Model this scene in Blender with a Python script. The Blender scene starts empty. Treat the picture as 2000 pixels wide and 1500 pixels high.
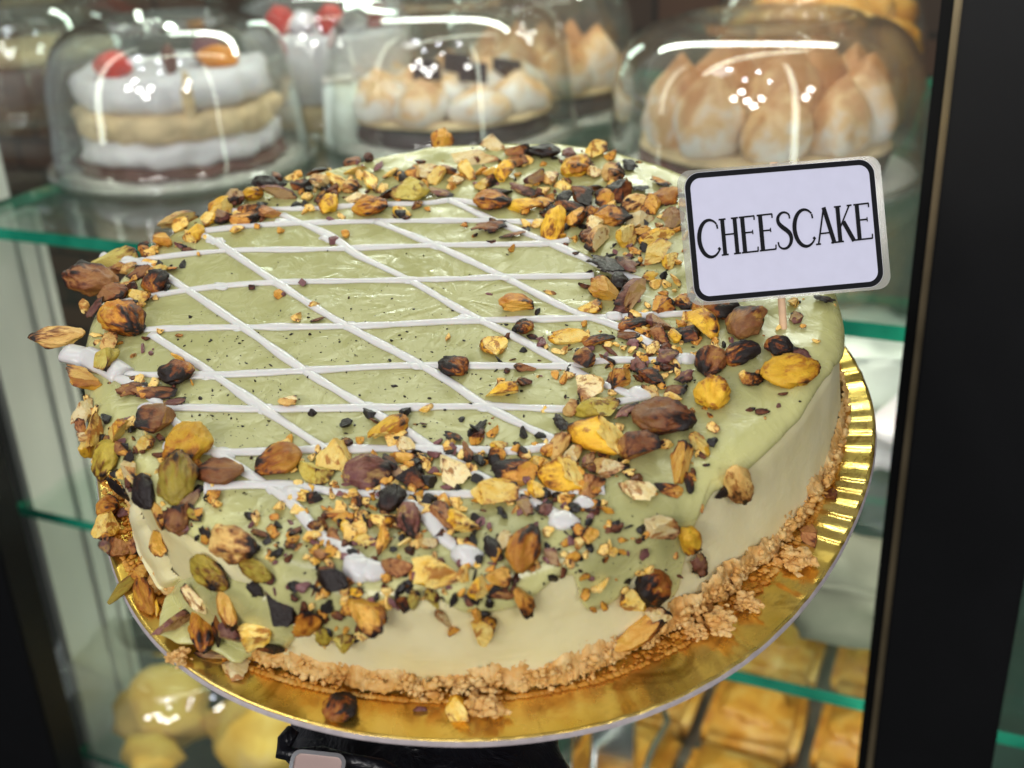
import bpy, bmesh, math, random
import numpy as np
from mathutils import Vector, Matrix, noise
from mathutils.bvhtree import BVHTree
random.seed(7)
PI = math.pi
scn = bpy.context.scene
COL = scn.collection

# ------------------------------------------------------------------ camera
CAM = Vector((0, 0, 1.35))
FPX = 2243.0
MX = Vector((5430, -788, 2243)).normalized()
MZ = Vector((-220, 4860, 2243)); MZ = (MZ - MX * MX.dot(MZ)).normalized()
MY = MZ.cross(MX)
ROT = Matrix((MX, MY, MZ))                 # world = ROT @ camera vector
cd = bpy.data.cameras.new('camera'); cam = bpy.data.objects.new('camera', cd); COL.objects.link(cam)
cam.matrix_world = Matrix.Translation(CAM) @ ROT.to_4x4()
cd.sensor_width = 36; cd.lens = FPX / 2000 * 36
cd.clip_start = 0.02; cd.clip_end = 60
cd.dof.use_dof = True; cd.dof.focus_distance = 0.368; cd.dof.aperture_fstop = 11
scn.camera = cam
CR, CU, CB = ROT @ Vector((1, 0, 0)), ROT @ Vector((0, 1, 0)), ROT @ Vector((0, 0, 1))

def ray(px, py):
    return (CR * ((px - 1000) / FPX) - CU * ((py - 750) / FPX) - CB)
def atz(px, py, z):
    r = ray(px, py); return CAM + r * ((z - CAM.z) / r.z)
def aty(px, py, y):
    r = ray(px, py); return CAM + r * (y / r.y)

# ------------------------------------------------------------------ world, lamps, exposure
w = bpy.data.worlds.new('World'); scn.world = w; w.use_nodes = True
bg = w.node_tree.nodes['Background']; bg.inputs[0].default_value = (0.50, 0.50, 0.52, 1); bg.inputs[1].default_value = 0.55
scn.view_settings.view_transform = 'Standard'; scn.view_settings.look = 'None'
scn.view_settings.exposure = -0.38; scn.view_settings.gamma = 1.0
scn.view_settings.use_curve_mapping = False
def area(name, loc, target, size, power, col, size_y=None):
    l = bpy.data.lights.new(name, 'AREA'); l.energy = power; l.color = col; l.size = size
    if size_y: l.shape = 'RECTANGLE'; l.size_y = size_y
    o = bpy.data.objects.new(name, l); COL.objects.link(o); o.location = loc
    o.rotation_euler = (Vector(target) - Vector(loc)).to_track_quat('-Z', 'Y').to_euler()
    return o
# ceiling spots of the shop, in front of the case
for i, (x, y) in enumerate(((-0.75, -0.25), (-0.1, -0.35), (0.5, -0.15), (-0.4, -1.0), (0.35, -1.1))):
    area('ceiling_spot', (x, y, 2.75), (-0.2, 0.45, 1.15), 0.08, 2.0, (0.86, 0.88, 1.0))
area('ceiling_panel', (-0.75, -0.05, 2.3), (-0.2, 0.35, 1.15), 0.35, 2.0, (0.95, 0.95, 1.0))
for x, z in ((-0.75, 2.1), (-0.25, 2.0), (0.25, 2.15), (0.0, 1.75), (-0.5, 2.5)):  # added low fill lamps that brighten the front side of the cake
    l_ = area('fill_spot', (x, -1.9, z), (-0.2, 0.35, 1.15), 0.22, 7.4, (1.0, 0.97, 0.93)); l_.data.shape = 'DISK'
for x, z in ((1.25, 1.9), (1.5, 2.3)):  # fill lamps added at the right to lift the right cake wall
    l_ = area('fill_spot', (x, -0.75, z), (-0.2, 0.35, 1.15), 0.22, 5.0, (1.0, 0.97, 0.93)); l_.data.shape = 'DISK'
# light of the case: strips along the top of the case
area('case_strip_light', (-0.35, 0.66, 1.72), (-0.2, 0.5, 1.15), 0.9, 1.6, (0.95, 1.0, 0.80), 0.03)
area('case_rear_light', (-0.45, 1.15, 1.74), (-0.45, 0.95, 1.1), 1.0, 7.5, (0.93, 1.0, 0.88), 0.03)
area('case_middle_light', (-0.45, 0.9, 1.085), (-0.45, 0.9, 0.5), 0.9, 3.2, (1.0, 0.95, 0.78), 0.02)

# ------------------------------------------------------------------ object helpers
def props(o, label=None, cat=None, group=None, kind=None):
    if label: o['label'] = label
    if cat: o['category'] = cat
    if group: o['group'] = group
    if kind: o['kind'] = kind
    return o
def empty(name, loc, label, cat, group=None):
    o = bpy.data.objects.new(name, None); COL.objects.link(o); o.location = loc; o.empty_display_size = .01
    return props(o, label, cat, group)
def obj(name, bm, mats, parent=None, smooth=True):
    me = bpy.data.meshes.new(name); bm.normal_update(); bm.to_mesh(me); bm.free()
    for m in (mats if isinstance(mats, (list, tuple)) else [mats]): me.materials.append(m)
    if smooth:
        for p in me.polygons: p.use_smooth = True
    o = bpy.data.objects.new(name, me); COL.objects.link(o)
    if parent:
        o.parent = parent; o.matrix_parent_inverse = Matrix.Identity(4)
        o.matrix_basis = Matrix.Translation(-parent.location) if parent.type == 'EMPTY' and parent.get('_abs') else Matrix.Identity(4)
    return o
def box(bm, x0, x1, y0, y1, z0, z1, mi=0, M=None):
    vs = [bm.verts.new(Vector((x, y, z)) if M is None else M @ Vector((x, y, z))) for z in (z0, z1) for y in (y0, y1) for x in (x0, x1)]
    for q in ((0, 2, 3, 1), (4, 5, 7, 6), (0, 1, 5, 4), (2, 6, 7, 3), (0, 4, 6, 2), (1, 3, 7, 5)):
        f = bm.faces.new([vs[i] for i in q]); f.material_index = mi
    return vs
def lathe(bm, prof, seg=96, c=(0, 0, 0), wob=None, mi=0, close=False):
    rings = []
    for r, z in prof:
        if r < 1e-6: rings.append([bm.verts.new((c[0], c[1], c[2] + z))]); continue
        ring = []
        for i in range(seg):
            a = 2 * PI * i / seg; rr = r; zz = z
            if wob: rr, zz = wob(a, r, z)
            ring.append(bm.verts.new((c[0] + rr * math.cos(a), c[1] + rr * math.sin(a), c[2] + zz)))
        rings.append(ring)
    if close: rings.append(rings[0])
    for A, B in zip(rings, rings[1:]):
        for i in range(seg):
            j = (i + 1) % seg
            if len(A) == 1 and len(B) == 1: break
            if len(A) == 1: f = bm.faces.new((A[0], B[i], B[j]))
            elif len(B) == 1: f = bm.faces.new((A[i], B[0], A[j]))
            else: f = bm.faces.new((A[i], B[i], B[j], A[j]))
            f.material_index = mi
def tube(bm, pts, rad, seg=10, flat=1.0, up=None, mi=0):
    pts = [Vector(p) for p in pts]; rings = []
    for i, p in enumerate(pts):
        t = (pts[min(i + 1, len(pts) - 1)] - pts[max(i - 1, 0)]).normalized()
        u = up[i] if isinstance(up, list) else (up or Vector((0, 0, 1)))
        s = t.cross(u)
        if s.length < 1e-4: s = t.cross(Vector((1, 0, 0)))
        s.normalize(); n = s.cross(t).normalized()
        r = rad[i] if isinstance(rad, (list, tuple)) else rad
        rings.append([bm.verts.new(p + s * (math.cos(2 * PI * k / seg) * r) + n * (math.sin(2 * PI * k / seg) * r * flat)) for k in range(seg)])
    for A, B in zip(rings, rings[1:]):
        for k in range(seg):
            f = bm.faces.new((A[k], A[(k + 1) % seg], B[(k + 1) % seg], B[k])); f.material_index = mi
    f = bm.faces.new(rings[0][::-1]); f.material_index = mi
    f = bm.faces.new(rings[-1]); f.material_index = mi
_ICO = {}
def ico(sub):
    if sub not in _ICO:
        b = bmesh.new(); bmesh.ops.create_icosphere(b, subdivisions=sub, radius=1); b.verts.ensure_lookup_table()
        _ICO[sub] = ([v.co.copy() for v in b.verts], [[v.index for v in f.verts] for f in b.faces]); b.free()
    return _ICO[sub]
def blob(bm, c, sx, sy, sz, rough=.15, freq=2.0, sub=3, M=None, seed=0, mi=0):
    V_, F_ = ico(sub); sd = Vector((seed * 3.1, seed * 1.7, seed * .9)); c = Vector(c); nv = []
    for p in V_:
        k = 1 + rough * noise.noise(p * freq + sd) * 2
        q = Vector((p.x * sx * k, p.y * sy * k, p.z * sz * k))
        if M is not None: q = M @ q
        nv.append(bm.verts.new(c + q))
    for f in F_: bm.faces.new([nv[i] for i in f]).material_index = mi

# ------------------------------------------------------------------ materials
def lin(h):
    h = h.lstrip('#'); o = []
    for i in (0, 2, 4):
        c = int(h[i:i + 2], 16) / 255; o.append(c / 12.92 if c <= .04045 else ((c + .055) / 1.055) ** 2.4)
    return (*o, 1)
class NT:
    def __init__(s, name):
        s.m = bpy.data.materials.new(name); s.m.use_nodes = True; s.t = s.m.node_tree; s.n = s.t.nodes
        s.b = s.n['Principled BSDF']; s.o = s.n['Material Output']
    def add(s, t, **k):
        x = s.n.new(t)
        for a, v in k.items():
            if a[0] == 'i' and a[1:].isdigit(): x.inputs[int(a[1:])].default_value = v
            else: setattr(x, a, v)
        return x
    def link(s, a, b): s.t.links.new(a, b)
    def coord(s, kind='Object'):
        return s.add('ShaderNodeTexCoord').outputs[kind]
    def noise(s, co, scale, detail=4, rough=.5, dist=0):
        x = s.add('ShaderNodeTexNoise'); s.link(co, x.inputs['Vector']); x.inputs['Scale'].default_value = scale
        x.inputs['Detail'].default_value = detail; x.inputs['Roughness'].default_value = rough; x.inputs['Distortion'].default_value = dist
        return x.outputs[0]
    def ramp(s, fac, stops, interp='LINEAR'):
        x = s.add('ShaderNodeValToRGB'); s.link(fac, x.inputs[0]); e = x.color_ramp.elements; x.color_ramp.interpolation = interp
        while len(e) < len(stops): e.new(.5)
        for q, (p, c) in zip(e, stops): q.position = p; q.color = c if len(c) == 4 else (*c, 1)
        return x.outputs[0]
    def mix(s, f, a, b):
        x = s.add('ShaderNodeMix', data_type='RGBA')
        for i, v in ((0, f), (6, a), (7, b)):
            if hasattr(v, 'links'): s.link(v, x.inputs[i])
            else: x.inputs[i].default_value = v
        return x.outputs[2]
    def math(s, op, a, b=None, clamp=False):
        x = s.add('ShaderNodeMath', operation=op); x.use_clamp = clamp
        for i, v in ((0, a), (1, b)):
            if v is None: continue
            if hasattr(v, 'links'): s.link(v, x.inputs[i])
            else: x.inputs[i].default_value = v
        return x.outputs[0]
    def bump(s, h, strength, dist):
        x = s.add('ShaderNodeBump'); s.link(h, x.inputs['Height']); x.inputs['Strength'].default_value = strength; x.inputs['Distance'].default_value = dist
        s.link(x.outputs[0], s.b.inputs['Normal']); return x
    def set(s, **k):
        for a, v in k.items():
            i = s.b.inputs[{'col': 'Base Color', 'rough': 'Roughness', 'metal': 'Metallic', 'sss': 'Subsurface Weight', 'ssr': 'Subsurface Radius', 'sscale': 'Subsurface Scale', 'coat': 'Coat Weight', 'coatr': 'Coat Roughness', 'spec': 'Specular IOR Level', 'trans': 'Transmission Weight', 'ior': 'IOR', 'em': 'Emission Color', 'ems': 'Emission Strength', 'alpha': 'Alpha', 'sheen': 'Sheen Weight'}[a]]
            if hasattr(v, 'links'): s.link(v, i)
            else: i.default_value = v
        return s
def plain(name, c, rough=.5, nscale=60, namt=.15, bump=.0, bd=.0005, **k):
    t = NT(name); co = t.coord(); c = lin(c) if isinstance(c, str) else c
    n = t.noise(co, nscale)
    d = tuple(x * (1 - namt) for x in c[:3]) + (1,); e = tuple(min(1, x * (1 + namt)) for x in c[:3]) + (1,)
    t.set(col=t.ramp(n, ((.3, d), (.7, e))), rough=rough, **k)
    if bump: t.bump(n, bump, bd)
    return t.m
def clear(name, tint=(1, 1, 1, 1), ior=1.5, boost=1.0, rough=.03, veil=0):
    t = NT(name); t.n.remove(t.b)
    tr = t.add('ShaderNodeBsdfTransparent'); tr.inputs[0].default_value = tint
    gl = t.add('ShaderNodeBsdfGlossy'); gl.inputs['Roughness'].default_value = rough; gl.inputs['Color'].default_value = (1, 1, 1, 1)
    lw = t.add('ShaderNodeLayerWeight'); lw.inputs[0].default_value = .5
    f = t.math('ADD', t.math('MULTIPLY', t.math('POWER', lw.outputs['Facing'], 3.2), .7 * boost), .05, True)
    mx = t.add('ShaderNodeMixShader'); t.link(f, mx.inputs[0]); t.link(gl.outputs[0], mx.inputs[2])
    df = t.add('ShaderNodeBsdfDiffuse'); df.inputs[0].default_value = (.82, .88, .82, 1); m2 = t.add('ShaderNodeMixShader'); m2.inputs[0].default_value = veil
    t.link(tr.outputs[0], m2.inputs[1]); t.link(df.outputs[0], m2.inputs[2]); t.link(m2.outputs[0], mx.inputs[1])
    t.link(mx.outputs[0], t.o.inputs['Surface']); return t.m

M = {}
# filling
t = NT('cream_filling'); co = t.coord(); n = t.noise(co, 30, 5); n2 = t.noise(co, 260, 4)
t.set(col=t.ramp(n, ((.3, lin('#EFE2A6')), (.7, lin('#F6EEC2')))), rough=.42, sss=.25, sscale=.004, ssr=(1, .8, .4))
mp = t.add('ShaderNodeMapping'); t.link(co, mp.inputs['Vector']); mp.inputs['Scale'].default_value = (1, 1, 9); n5 = t.noise(mp.outputs[0], 55, 5, .65)
vo = t.add('ShaderNodeTexVoronoi'); t.link(co, vo.inputs['Vector']); vo.inputs['Scale'].default_value = 230
pore = t.math('MULTIPLY', t.math('LESS_THAN', vo.outputs['Distance'], .16), t.math('GREATER_THAN', t.noise(co, 40, 3), .55))
h = t.math('SUBTRACT', t.math('ADD', t.math('ADD', n, t.math('MULTIPLY', n2, .25)), t.math('MULTIPLY', n5, .22)), t.math('MULTIPLY', pore, .5)); t.bump(h, .5, .0014); M['filling'] = t.m
# glaze
t = NT('pistachio_glaze'); co = t.coord(); n = t.noise(co, 22, 4); n2 = t.noise(co, 95, 3, .5, 1.2); n3 = t.noise(co, 420, 3); n4 = t.noise(co, 34, 5, .6, .8)
at = t.add('ShaderNodeAttribute'); at.attribute_name = 'cover'
c1 = t.ramp(n, ((.3, lin('#A6A46A')), (.7, lin('#B2B078'))))
cv = t.math('ADD', at.outputs['Fac'], t.math('MULTIPLY', t.math('SUBTRACT', n4, .5), .7), True)
c1 = t.mix(t.ramp(cv, ((.1, (0, 0, 0)), (.85, (1, 1, 1)))), lin('#D8D592'), c1)
c2 = t.mix(t.ramp(n3, ((.66, (0, 0, 0)), (.74, (.35, .35, .35)))), c1, lin('#8C8A50'))
t.set(col=c2, rough=t.ramp(n2, ((.3, (.16, .16, .16)), (.7, (.36, .36, .36)))), sss=.3, sscale=.004, ssr=(.9, 1, .4), spec=.55)
h = t.math('ADD', t.math('MULTIPLY', n2, 1.0), t.math('MULTIPLY', n3, .08)); t.bump(h, .42, .0012); M['glaze'] = t.m
t = NT('white_icing'); co = t.coord(); n = t.noise(co, 300, 3); t.set(col=lin('#D6D4D0'), rough=.26, sss=.15, sscale=.002); t.bump(n, .2, .0004); M['icing'] = t.m
# crust
t = NT('biscuit_crust'); co = t.coord(); n = t.noise(co, 160, 5, .6); n2 = t.noise(co, 700, 4, .6)
t.set(col=t.ramp(n, ((.25, lin('#BC7C34')), (.42, lin('#DFAA5E')), (.7, lin('#F0D296')))), rough=.6, sss=.12, sscale=.002, ssr=(1, .5, .2))
t.bump(t.math('ADD', n, t.math('MULTIPLY', n2, .5)), .8, .0012); M['crust'] = t.m
t = NT('amber_crumbs_reflection'); co = t.coord(); n = t.noise(co, 120, 5, .6)
t.set(col=t.ramp(n, ((.3, lin('#A8661C')), (.5, lin('#CC8A30')), (.75, lin('#E4B468')))), rough=.5, spec=.3, sss=.15, sscale=.002); t.bump(n, .7, .001); M['amber'] = t.m
# gold foil
t = NT('gold_foil'); co = t.coord(); n = t.noise(co, 18, 5, .6, .5); n2 = t.noise(co, 90, 4, .6)
st = t.ramp(n, ((.42, lin('#F2D478')), (.6, lin('#DEB850'))))
t.set(col=t.mix(t.ramp(t.noise(co, 45, 6, .7, 1), ((.56, (0, 0, 0)), (.68, (.7, .7, .7)))), st, lin('#9C7216')), metal=.92, rough=t.ramp(n2, ((.3, (.16, .16, .16)), (.7, (.36, .36, .36)))))
t.bump(t.math('ADD', n, t.math('MULTIPLY', n2, .3)), .45, .0015); M['gold'] = t.m
M['card_edge'] = plain('cardboard_edge', '#B5ACAE', .8, 300, .15, .4)
# nuts: skin / flesh
PEEL = {'Y': ('#A8621C', .0), 'T': ('#A06428', .0), 'G': ('#6E4A20', -.02), 'O': ('#D09A2E', .03), 'B': ('#B98A3A', .0), 'P': ('#A88848', .02), 'K': ('#A86C20', -.02), 'D': ('#D8A23A', .04)}
def nutmat(name, a, b, char, cc='#1d120e', rough=.52, speck=.6, spec=.4, seed=0, cs=1):
    t = NT(name); co = t.coord(); oi = t.add('ShaderNodeObjectInfo')
    mp = t.add('ShaderNodeMapping'); t.link(co, mp.inputs['Vector'])
    cm = t.add('ShaderNodeCombineXYZ')
    for i, k in enumerate((13.7, 7.3, 19.1)): t.link(t.math('MULTIPLY', oi.outputs['Random'], k + seed), cm.inputs[i])
    t.link(cm.outputs[0], mp.inputs['Location']); mp.inputs['Scale'].default_value = (cs, cs, cs); v = mp.outputs[0]
    n = t.noise(v, 2.2, 4, .55, .4); n2 = t.noise(v, 7, 4, .6); ns = t.noise(v, 26, 2, .5)
    char += .07
    base = t.ramp(t.math('ADD', t.math('MULTIPLY', n, .7), t.math('MULTIPLY', n2, .3)), ((.34, lin(a)), (.62, lin(b))))
    hs = t.add('ShaderNodeHueSaturation'); t.link(base, hs.inputs['Color'])
    t.link(t.math('ADD', t.math('MULTIPLY', oi.outputs['Random'], .5), .78), hs.inputs['Value']); base = hs.outputs[0]
    pc, pa = PEEL[{'roasted': 'Y', 'tan': 'T', 'olive': 'G', 'orange': 'O', 'brown': 'B', 'purple': 'P', 'charred': 'K', 'half': 'D'}[name.split('_')[0]]]
    pn = t.noise(v, 1.5, 6, .62, .5); base = t.mix(t.ramp(pn, ((.555 - pa, (0, 0, 0)), (.60 - pa, (.85, .85, .85)))), base, lin(pc))
    mid = tuple((x * .55 + y * .0) for x, y in zip(lin(b)[:3], lin(cc)[:3])); mid = (mid[0], mid[1] * .55, mid[2] * .4, 1)
    sep = t.add('ShaderNodeSeparateXYZ'); t.link(co, sep.inputs[0])
    # char gathers at one end and in patches
    e = t.math('ADD', t.math('MULTIPLY', sep.outputs[0], .55 if cs == 1 else 0), t.math('MULTIPLY', t.noise(v, 1.8, 6, .65, .8), 1.5))
    e = t.math('ADD', e, char - 1.155)
    gm = t.add('ShaderNodeNewGeometry'); e = t.math('ADD', e, t.math('MULTIPLY', t.math('SUBTRACT', gm.outputs['Pointiness'], .505), 3.2))
    m1 = t.ramp(e, ((.05, (0, 0, 0)), (.28, (1, 1, 1)))); m2 = t.ramp(e, ((.2, (0, 0, 0)), (.42, (1, 1, 1))))
    c = t.mix(m1, base, mid); c = t.mix(m2, c, lin(cc))
    sp = t.ramp(ns, ((.66, (0, 0, 0)), (.72, (speck, speck, speck)))); c = t.mix(sp, c, lin('#3a2414'))
    t.set(col=c, rough=rough, spec=spec, sss=.06, sscale=.001)
    t.bump(t.math('ADD', n2, t.math('MULTIPLY', ns, .4)), .55, .0007); return t.m
NM = {
 'Y': (nutmat('roasted_yellow_skin', '#CE961A', '#F0C23C', .30), nutmat('roasted_yellow_flesh', '#E4B43C', '#F2D984', .24, speck=.6, seed=3)),
 'T': (nutmat('tan_skin', '#C89850', '#E2BE72', .38), nutmat('tan_flesh', '#E4C47A', '#F2E2B0', .22, speck=.6, seed=3)),
 'G': (nutmat('olive_skin', '#8E7A24', '#B8A23C', .36), nutmat('olive_flesh', '#B49A34', '#CFC067', .26, seed=3)),
 'O': (nutmat('orange_brown_skin', '#9C5816', '#D29634', .42), nutmat('orange_brown_flesh', '#D29434', '#E8BC62', .32, seed=3)),
 'B': (nutmat('brown_skin', '#74462A', '#A0703E', .46, rough=.5), nutmat('brown_flesh', '#8E5A30', '#B88450', .38, seed=3)),
 'P': (nutmat('purple_skin', '#5E2C3A', '#8C6450', .40, rough=.5), nutmat('purple_flesh', '#93705A', '#B89A6A', .30, seed=3)),
 'K': (nutmat('charred_skin', '#2A1812', '#4A2A1A', .85, rough=.38), nutmat('charred_flesh', '#5A3318', '#A86A2A', .68, seed=3)),
 'D': (nutmat('half_charred_skin', '#8A4A18', '#BE8030', .68), nutmat('half_charred_flesh', '#B87424', '#DCA850', .52, seed=3)),
}
M['black'] = plain('black_coated_metal', '#0d0e10', .45, 40, .1, spec=.3)
M['gasket'] = plain('black_rubber', '#08090a', .6, 40, .1, spec=.2)
M['alu'] = plain('brushed_aluminium', '#D4D6CE', .42, 8, .08, metal=.1)
M['trim'] = plain('brass_trim', '#A89878', .3, 30, .2, metal=.8)
M['wood'] = plain('pale_wood_pick', '#E0BC98', .6, 200, .15)
M['pink'] = plain('pink_tip', '#E89A94', .6, 200, .1)
M['paper'] = plain('white_card', '#D2D3E8', .5, 200, .02, spec=.25)
M['ink'] = plain('black_ink', '#0a0c12', .55, 200, .1, spec=.15)
M['lam'] = None
t = NT('laminate_film'); t.n.remove(t.b)
tr = t.add('ShaderNodeBsdfTransparent'); df = t.add('ShaderNodeBsdfPrincipled'); df.inputs['Base Color'].default_value = lin('#B9B8AE'); df.inputs['Roughness'].default_value = .12
nz = t.noise(t.coord(), 900, 5, .7); mx = t.add('ShaderNodeMixShader'); t.link(t.ramp(nz, ((.3, (.34, .34, .34)), (.7, (.42, .42, .42)))), mx.inputs[0]); t.link(tr.outputs[0], mx.inputs[1]); t.link(df.outputs[0], mx.inputs[2]); t.link(mx.outputs[0], t.o.inputs['Surface']); M['lam'] = t.m
M['glass'] = clear('shelf_glass', (.90, .97, .94, 1), 1.5, .9)
M['pane'] = clear('case_glass', (.93, .97, .95, 1), 1.5, .8)
M['dome'] = clear('clear_plastic', (.965, .975, .965, 1), 1.55, 1.35, .02, .022)
t = NT('green_glass_edge'); co = t.coord(); n = t.noise(co, 14, 4, .6, .4)
t.set(col=t.ramp(n, ((.3, lin('#0E7058')), (.7, lin('#34AE8C')))), rough=.15, coat=.4); M['edge'] = t.m
M['cream'] = plain('whipped_cream', '#DAD6DC', .5, 40, .04, .3, .002, sss=.1, sscale=.01)
M['sponge'] = plain('yellow_sponge', '#D4BA92', .7, 60, .2, .5, .002)
M['brownbase'] = plain('brown_base', '#6B4034', .6, 60, .25, .4, .002)
M['darkbase'] = plain('chocolate_base', '#3A2428', .5, 60, .2, .3, .002)
M['red'] = plain('strawberry_red', '#C42A1C', .3, 90, .2, .4, .001)
M['orange'] = plain('orange_slice', '#E08A12', .35, 90, .15)
M['fig'] = plain('fig_purple', '#7A4450', .5, 50, .3)
t = NT('toasted_meringue'); co = t.coord(); sep = t.add('ShaderNodeSeparateXYZ'); t.link(co, sep.inputs[0])
n = t.noise(co, 32, 4, .6, .5); M['mer'] = t.m
sz = t.math('MULTIPLY', sep.outputs[2], 5.2)
t.set(col=t.ramp(t.math('ADD', t.math('MULTIPLY', n, .9), t.math('SUBTRACT', sz, .25)), ((.36, lin('#E4DEDA')), (.50, lin('#E0B888')), (.66, lin('#BE8450')))), rough=.5, sss=.1, sscale=.01)
M['pastry'] = None
t = NT('golden_pastry'); co = t.coord(); n = t.noise(co, 22, 5, .6, .4)
t.set(col=t.ramp(n, ((.3, lin('#B5691C')), (.5, lin('#D99A3A')), (.72, lin('#EAC678')))), rough=.4, coat=.3); t.bump(n, .5, .004); M['pastry'] = t.m
t = NT('yellow_puff'); co = t.coord(); n = t.noise(co, 14, 5, .6, .4)
t.set(col=t.ramp(n, ((.3, lin('#C9983A')), (.55, lin('#E2C468')), (.75, lin('#EAD79A')))), rough=.75, spec=.2); t.bump(n, .5, .004); M['puff'] = t.m
M['white'] = plain('white_packaging', '#E2EDE6', .5, 30, .04)
M['grey'] = plain('grey_box', '#7C7C6C', .6, 30, .15)
M['darkgrey'] = plain('dark_box', '#2A2A2C', .5, 30, .15)
M['panel'] = plain('grey_green_panel', '#5E6D66', .5, 5, .25)
M['tray'] = plain('steel_tray', '#8C8A88', .35, 30, .1, metal=.7)
M['chrome'] = plain('chrome', '#E5E8E6', .24, 30, .05, metal=1.0)
t = NT('dark_brick'); co = t.coord(); br = t.add('ShaderNodeTexBrick'); t.link(co, br.inputs['Vector']); mp = t.add('ShaderNodeMapping'); t.link(co, mp.inputs['Vector']); mp.inputs['Rotation'].default_value = (PI / 2, 0, 0); t.link(mp.outputs[0], br.inputs['Vector'])
br.inputs['Color1'].default_value = lin('#7A5A48'); br.inputs['Color2'].default_value = lin('#5A4C42'); br.inputs['Mortar'].default_value = lin('#3C3834'); br.inputs['Scale'].default_value = 3.2; t.set(col=br.outputs[0], rough=.7); M['brick'] = t.m
t = NT('lit_diffuser'); t.set(col=(1, 1, 1, 1), em=(.90, 1, .90, 1), ems=14.0); M['led'] = t.m
t = NT('lit_diffuser_yellow'); t.set(col=(1, 1, 1, 1), em=(.93, 1, .84, 1), ems=9.0); M['led2'] = t.m
t = NT('black_nitrile'); co = t.coord(); n = t.noise(co, 90, 4, .55, .6); t.set(col=lin('#111218'), rough=.33, spec=.45); t.bump(n, .7, .004); M['glove'] = t.m
M['skin'] = plain('skin', '#B98A78', .5, 60, .08, sss=.1, sscale=.004)
M['watchface'] = plain('rose_watch_face', '#B8A09A', .3, 60, .05)
M['boardw'] = plain('white_cake_board', '#D8D4CC', .5, 60, .04)

# ------------------------------------------------------------------ the case
SZ = CAM.z - .25            # top of the upper shelf
SZ2 = CAM.z - .515          # middle shelf
SZ3 = CAM.z - .80           # lower shelf
XL, XR = -0.79, 0.12
bm = bmesh.new(); box(bm, -4, 4, 2.3, 2.36, -1, 4); o = obj('back_wall', bm, M['brick'], smooth=False); props(o, kind='structure')
bm = bmesh.new(); box(bm, -4, 4, -3, 2.3, -.05, 0); o = obj('floor', bm, M['darkgrey'], smooth=False); props(o, kind='structure')
case = empty('display_case', (0, 0, 0), 'black framed glass display case with lit shelves behind the cheesecake', 'display case')
def shelf(z, y0=.634, y1=1.40, th=.0098):
    bm = bmesh.new(); box(bm, XL + .002, XR - .002, y0, y1, z - th, z)
    bm.faces.ensure_lookup_table(); bm.normal_update()
    for f in bm.faces: f.material_index = 0 if abs(f.normal.z) > .5 else 1
    return obj('shelf', bm, [M['glass'], M['edge']], case, smooth=False)
shelf(SZ); shelf(SZ2); shelf(SZ3)
bm = bmesh.new(); box(bm, XL, XR, 1.42, 1.43, .2, SZ - .02); obj('glass_reflection_panel', bm, M['panel'], case, smooth=False)  # added panel, its grey green imitates reflections in the lower glass
bm = bmesh.new(); box(bm, XL - .006, XL, .60, 1.42, .2, 1.75); obj('side_pane', bm, M['pane'], case, smooth=False)
bm = bmesh.new(); box(bm, XL, XR + .3, .60, 1.42, .14, .2); obj('base', bm, M['panel'], case, smooth=False)
bm = bmesh.new(); box(bm, XL - .03, XR + .3, .60, 1.43, 1.76, 1.80); obj('top_panel', bm, M['white'], case, smooth=False)
# aluminium rail with ribs on the left side wall
bm = bmesh.new()
for (y0, y1, x1) in ((.645, .672, .010), (.674, .694, .006), (.696, .712, .011), (.714, .722, .014)):
    box(bm, XL + .001, XL + x1, y0, y1, .25, SZ - .012)
obj('side_rail', bm, M['alu'], case, smooth=False)
bm = bmesh.new(); box(bm, XL + .001, XL + .008, .645, .70, SZ + .003, 1.75); obj('side_rail', bm, M['alu'], case, smooth=False)
# black posts of the door frame
def post(yf, px_l, py_l, wx, dy, mat, name):
    p = aty(px_l, py_l, yf); bm = bmesh.new()
    box(bm, p.x, p.x + wx, yf, yf + dy, .1, 2.0)
    bmesh.ops.bevel(bm, geom=bm.edges[:], offset=.0015, segments=2, affect='EDGES')
    return obj(name, bm, mat, case, smooth=False)
post(.545, 1880, 0, .062, .05, M['black'], 'door_post')
post(.556, 1864, 0, .0042, .012, M['trim'], 'glass_edge_trim')
post(.575, 1838, 0, .008, .03, M['gasket'], 'door_seal')
pL = aty(45, 1250, .56)
bm = bmesh.new(); box(bm, pL.x - .09, pL.x, .56, .59, .1, 2.0); bmesh.ops.bevel(bm, geom=bm.edges[:], offset=.002, segments=2, affect='EDGES'); obj('door_post', bm, M['black'], case, smooth=False)
# led strips of the case: along the posts inside
def led(x, y, z0, z1, r=.006, mat=None):
    bm = bmesh.new(); box(bm, x - r, x + r, y - r, y + r, z0, z1); return obj('light_strip', bm, mat or M['led'], case, smooth=False)
pr = aty(1838, 0, .575)
led(pr.x + .03, .62, .35, 1.72, .008, M['led2'])
led(XL + .02, .625, 1.13, 1.72, .006, M['led2'])
pb = aty(700, 8, 1.36)
led(pb.x, 1.36, pb.z - .012, pb.z + .3, .012)  # added glowing strip standing in for a bright LED reflection

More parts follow.
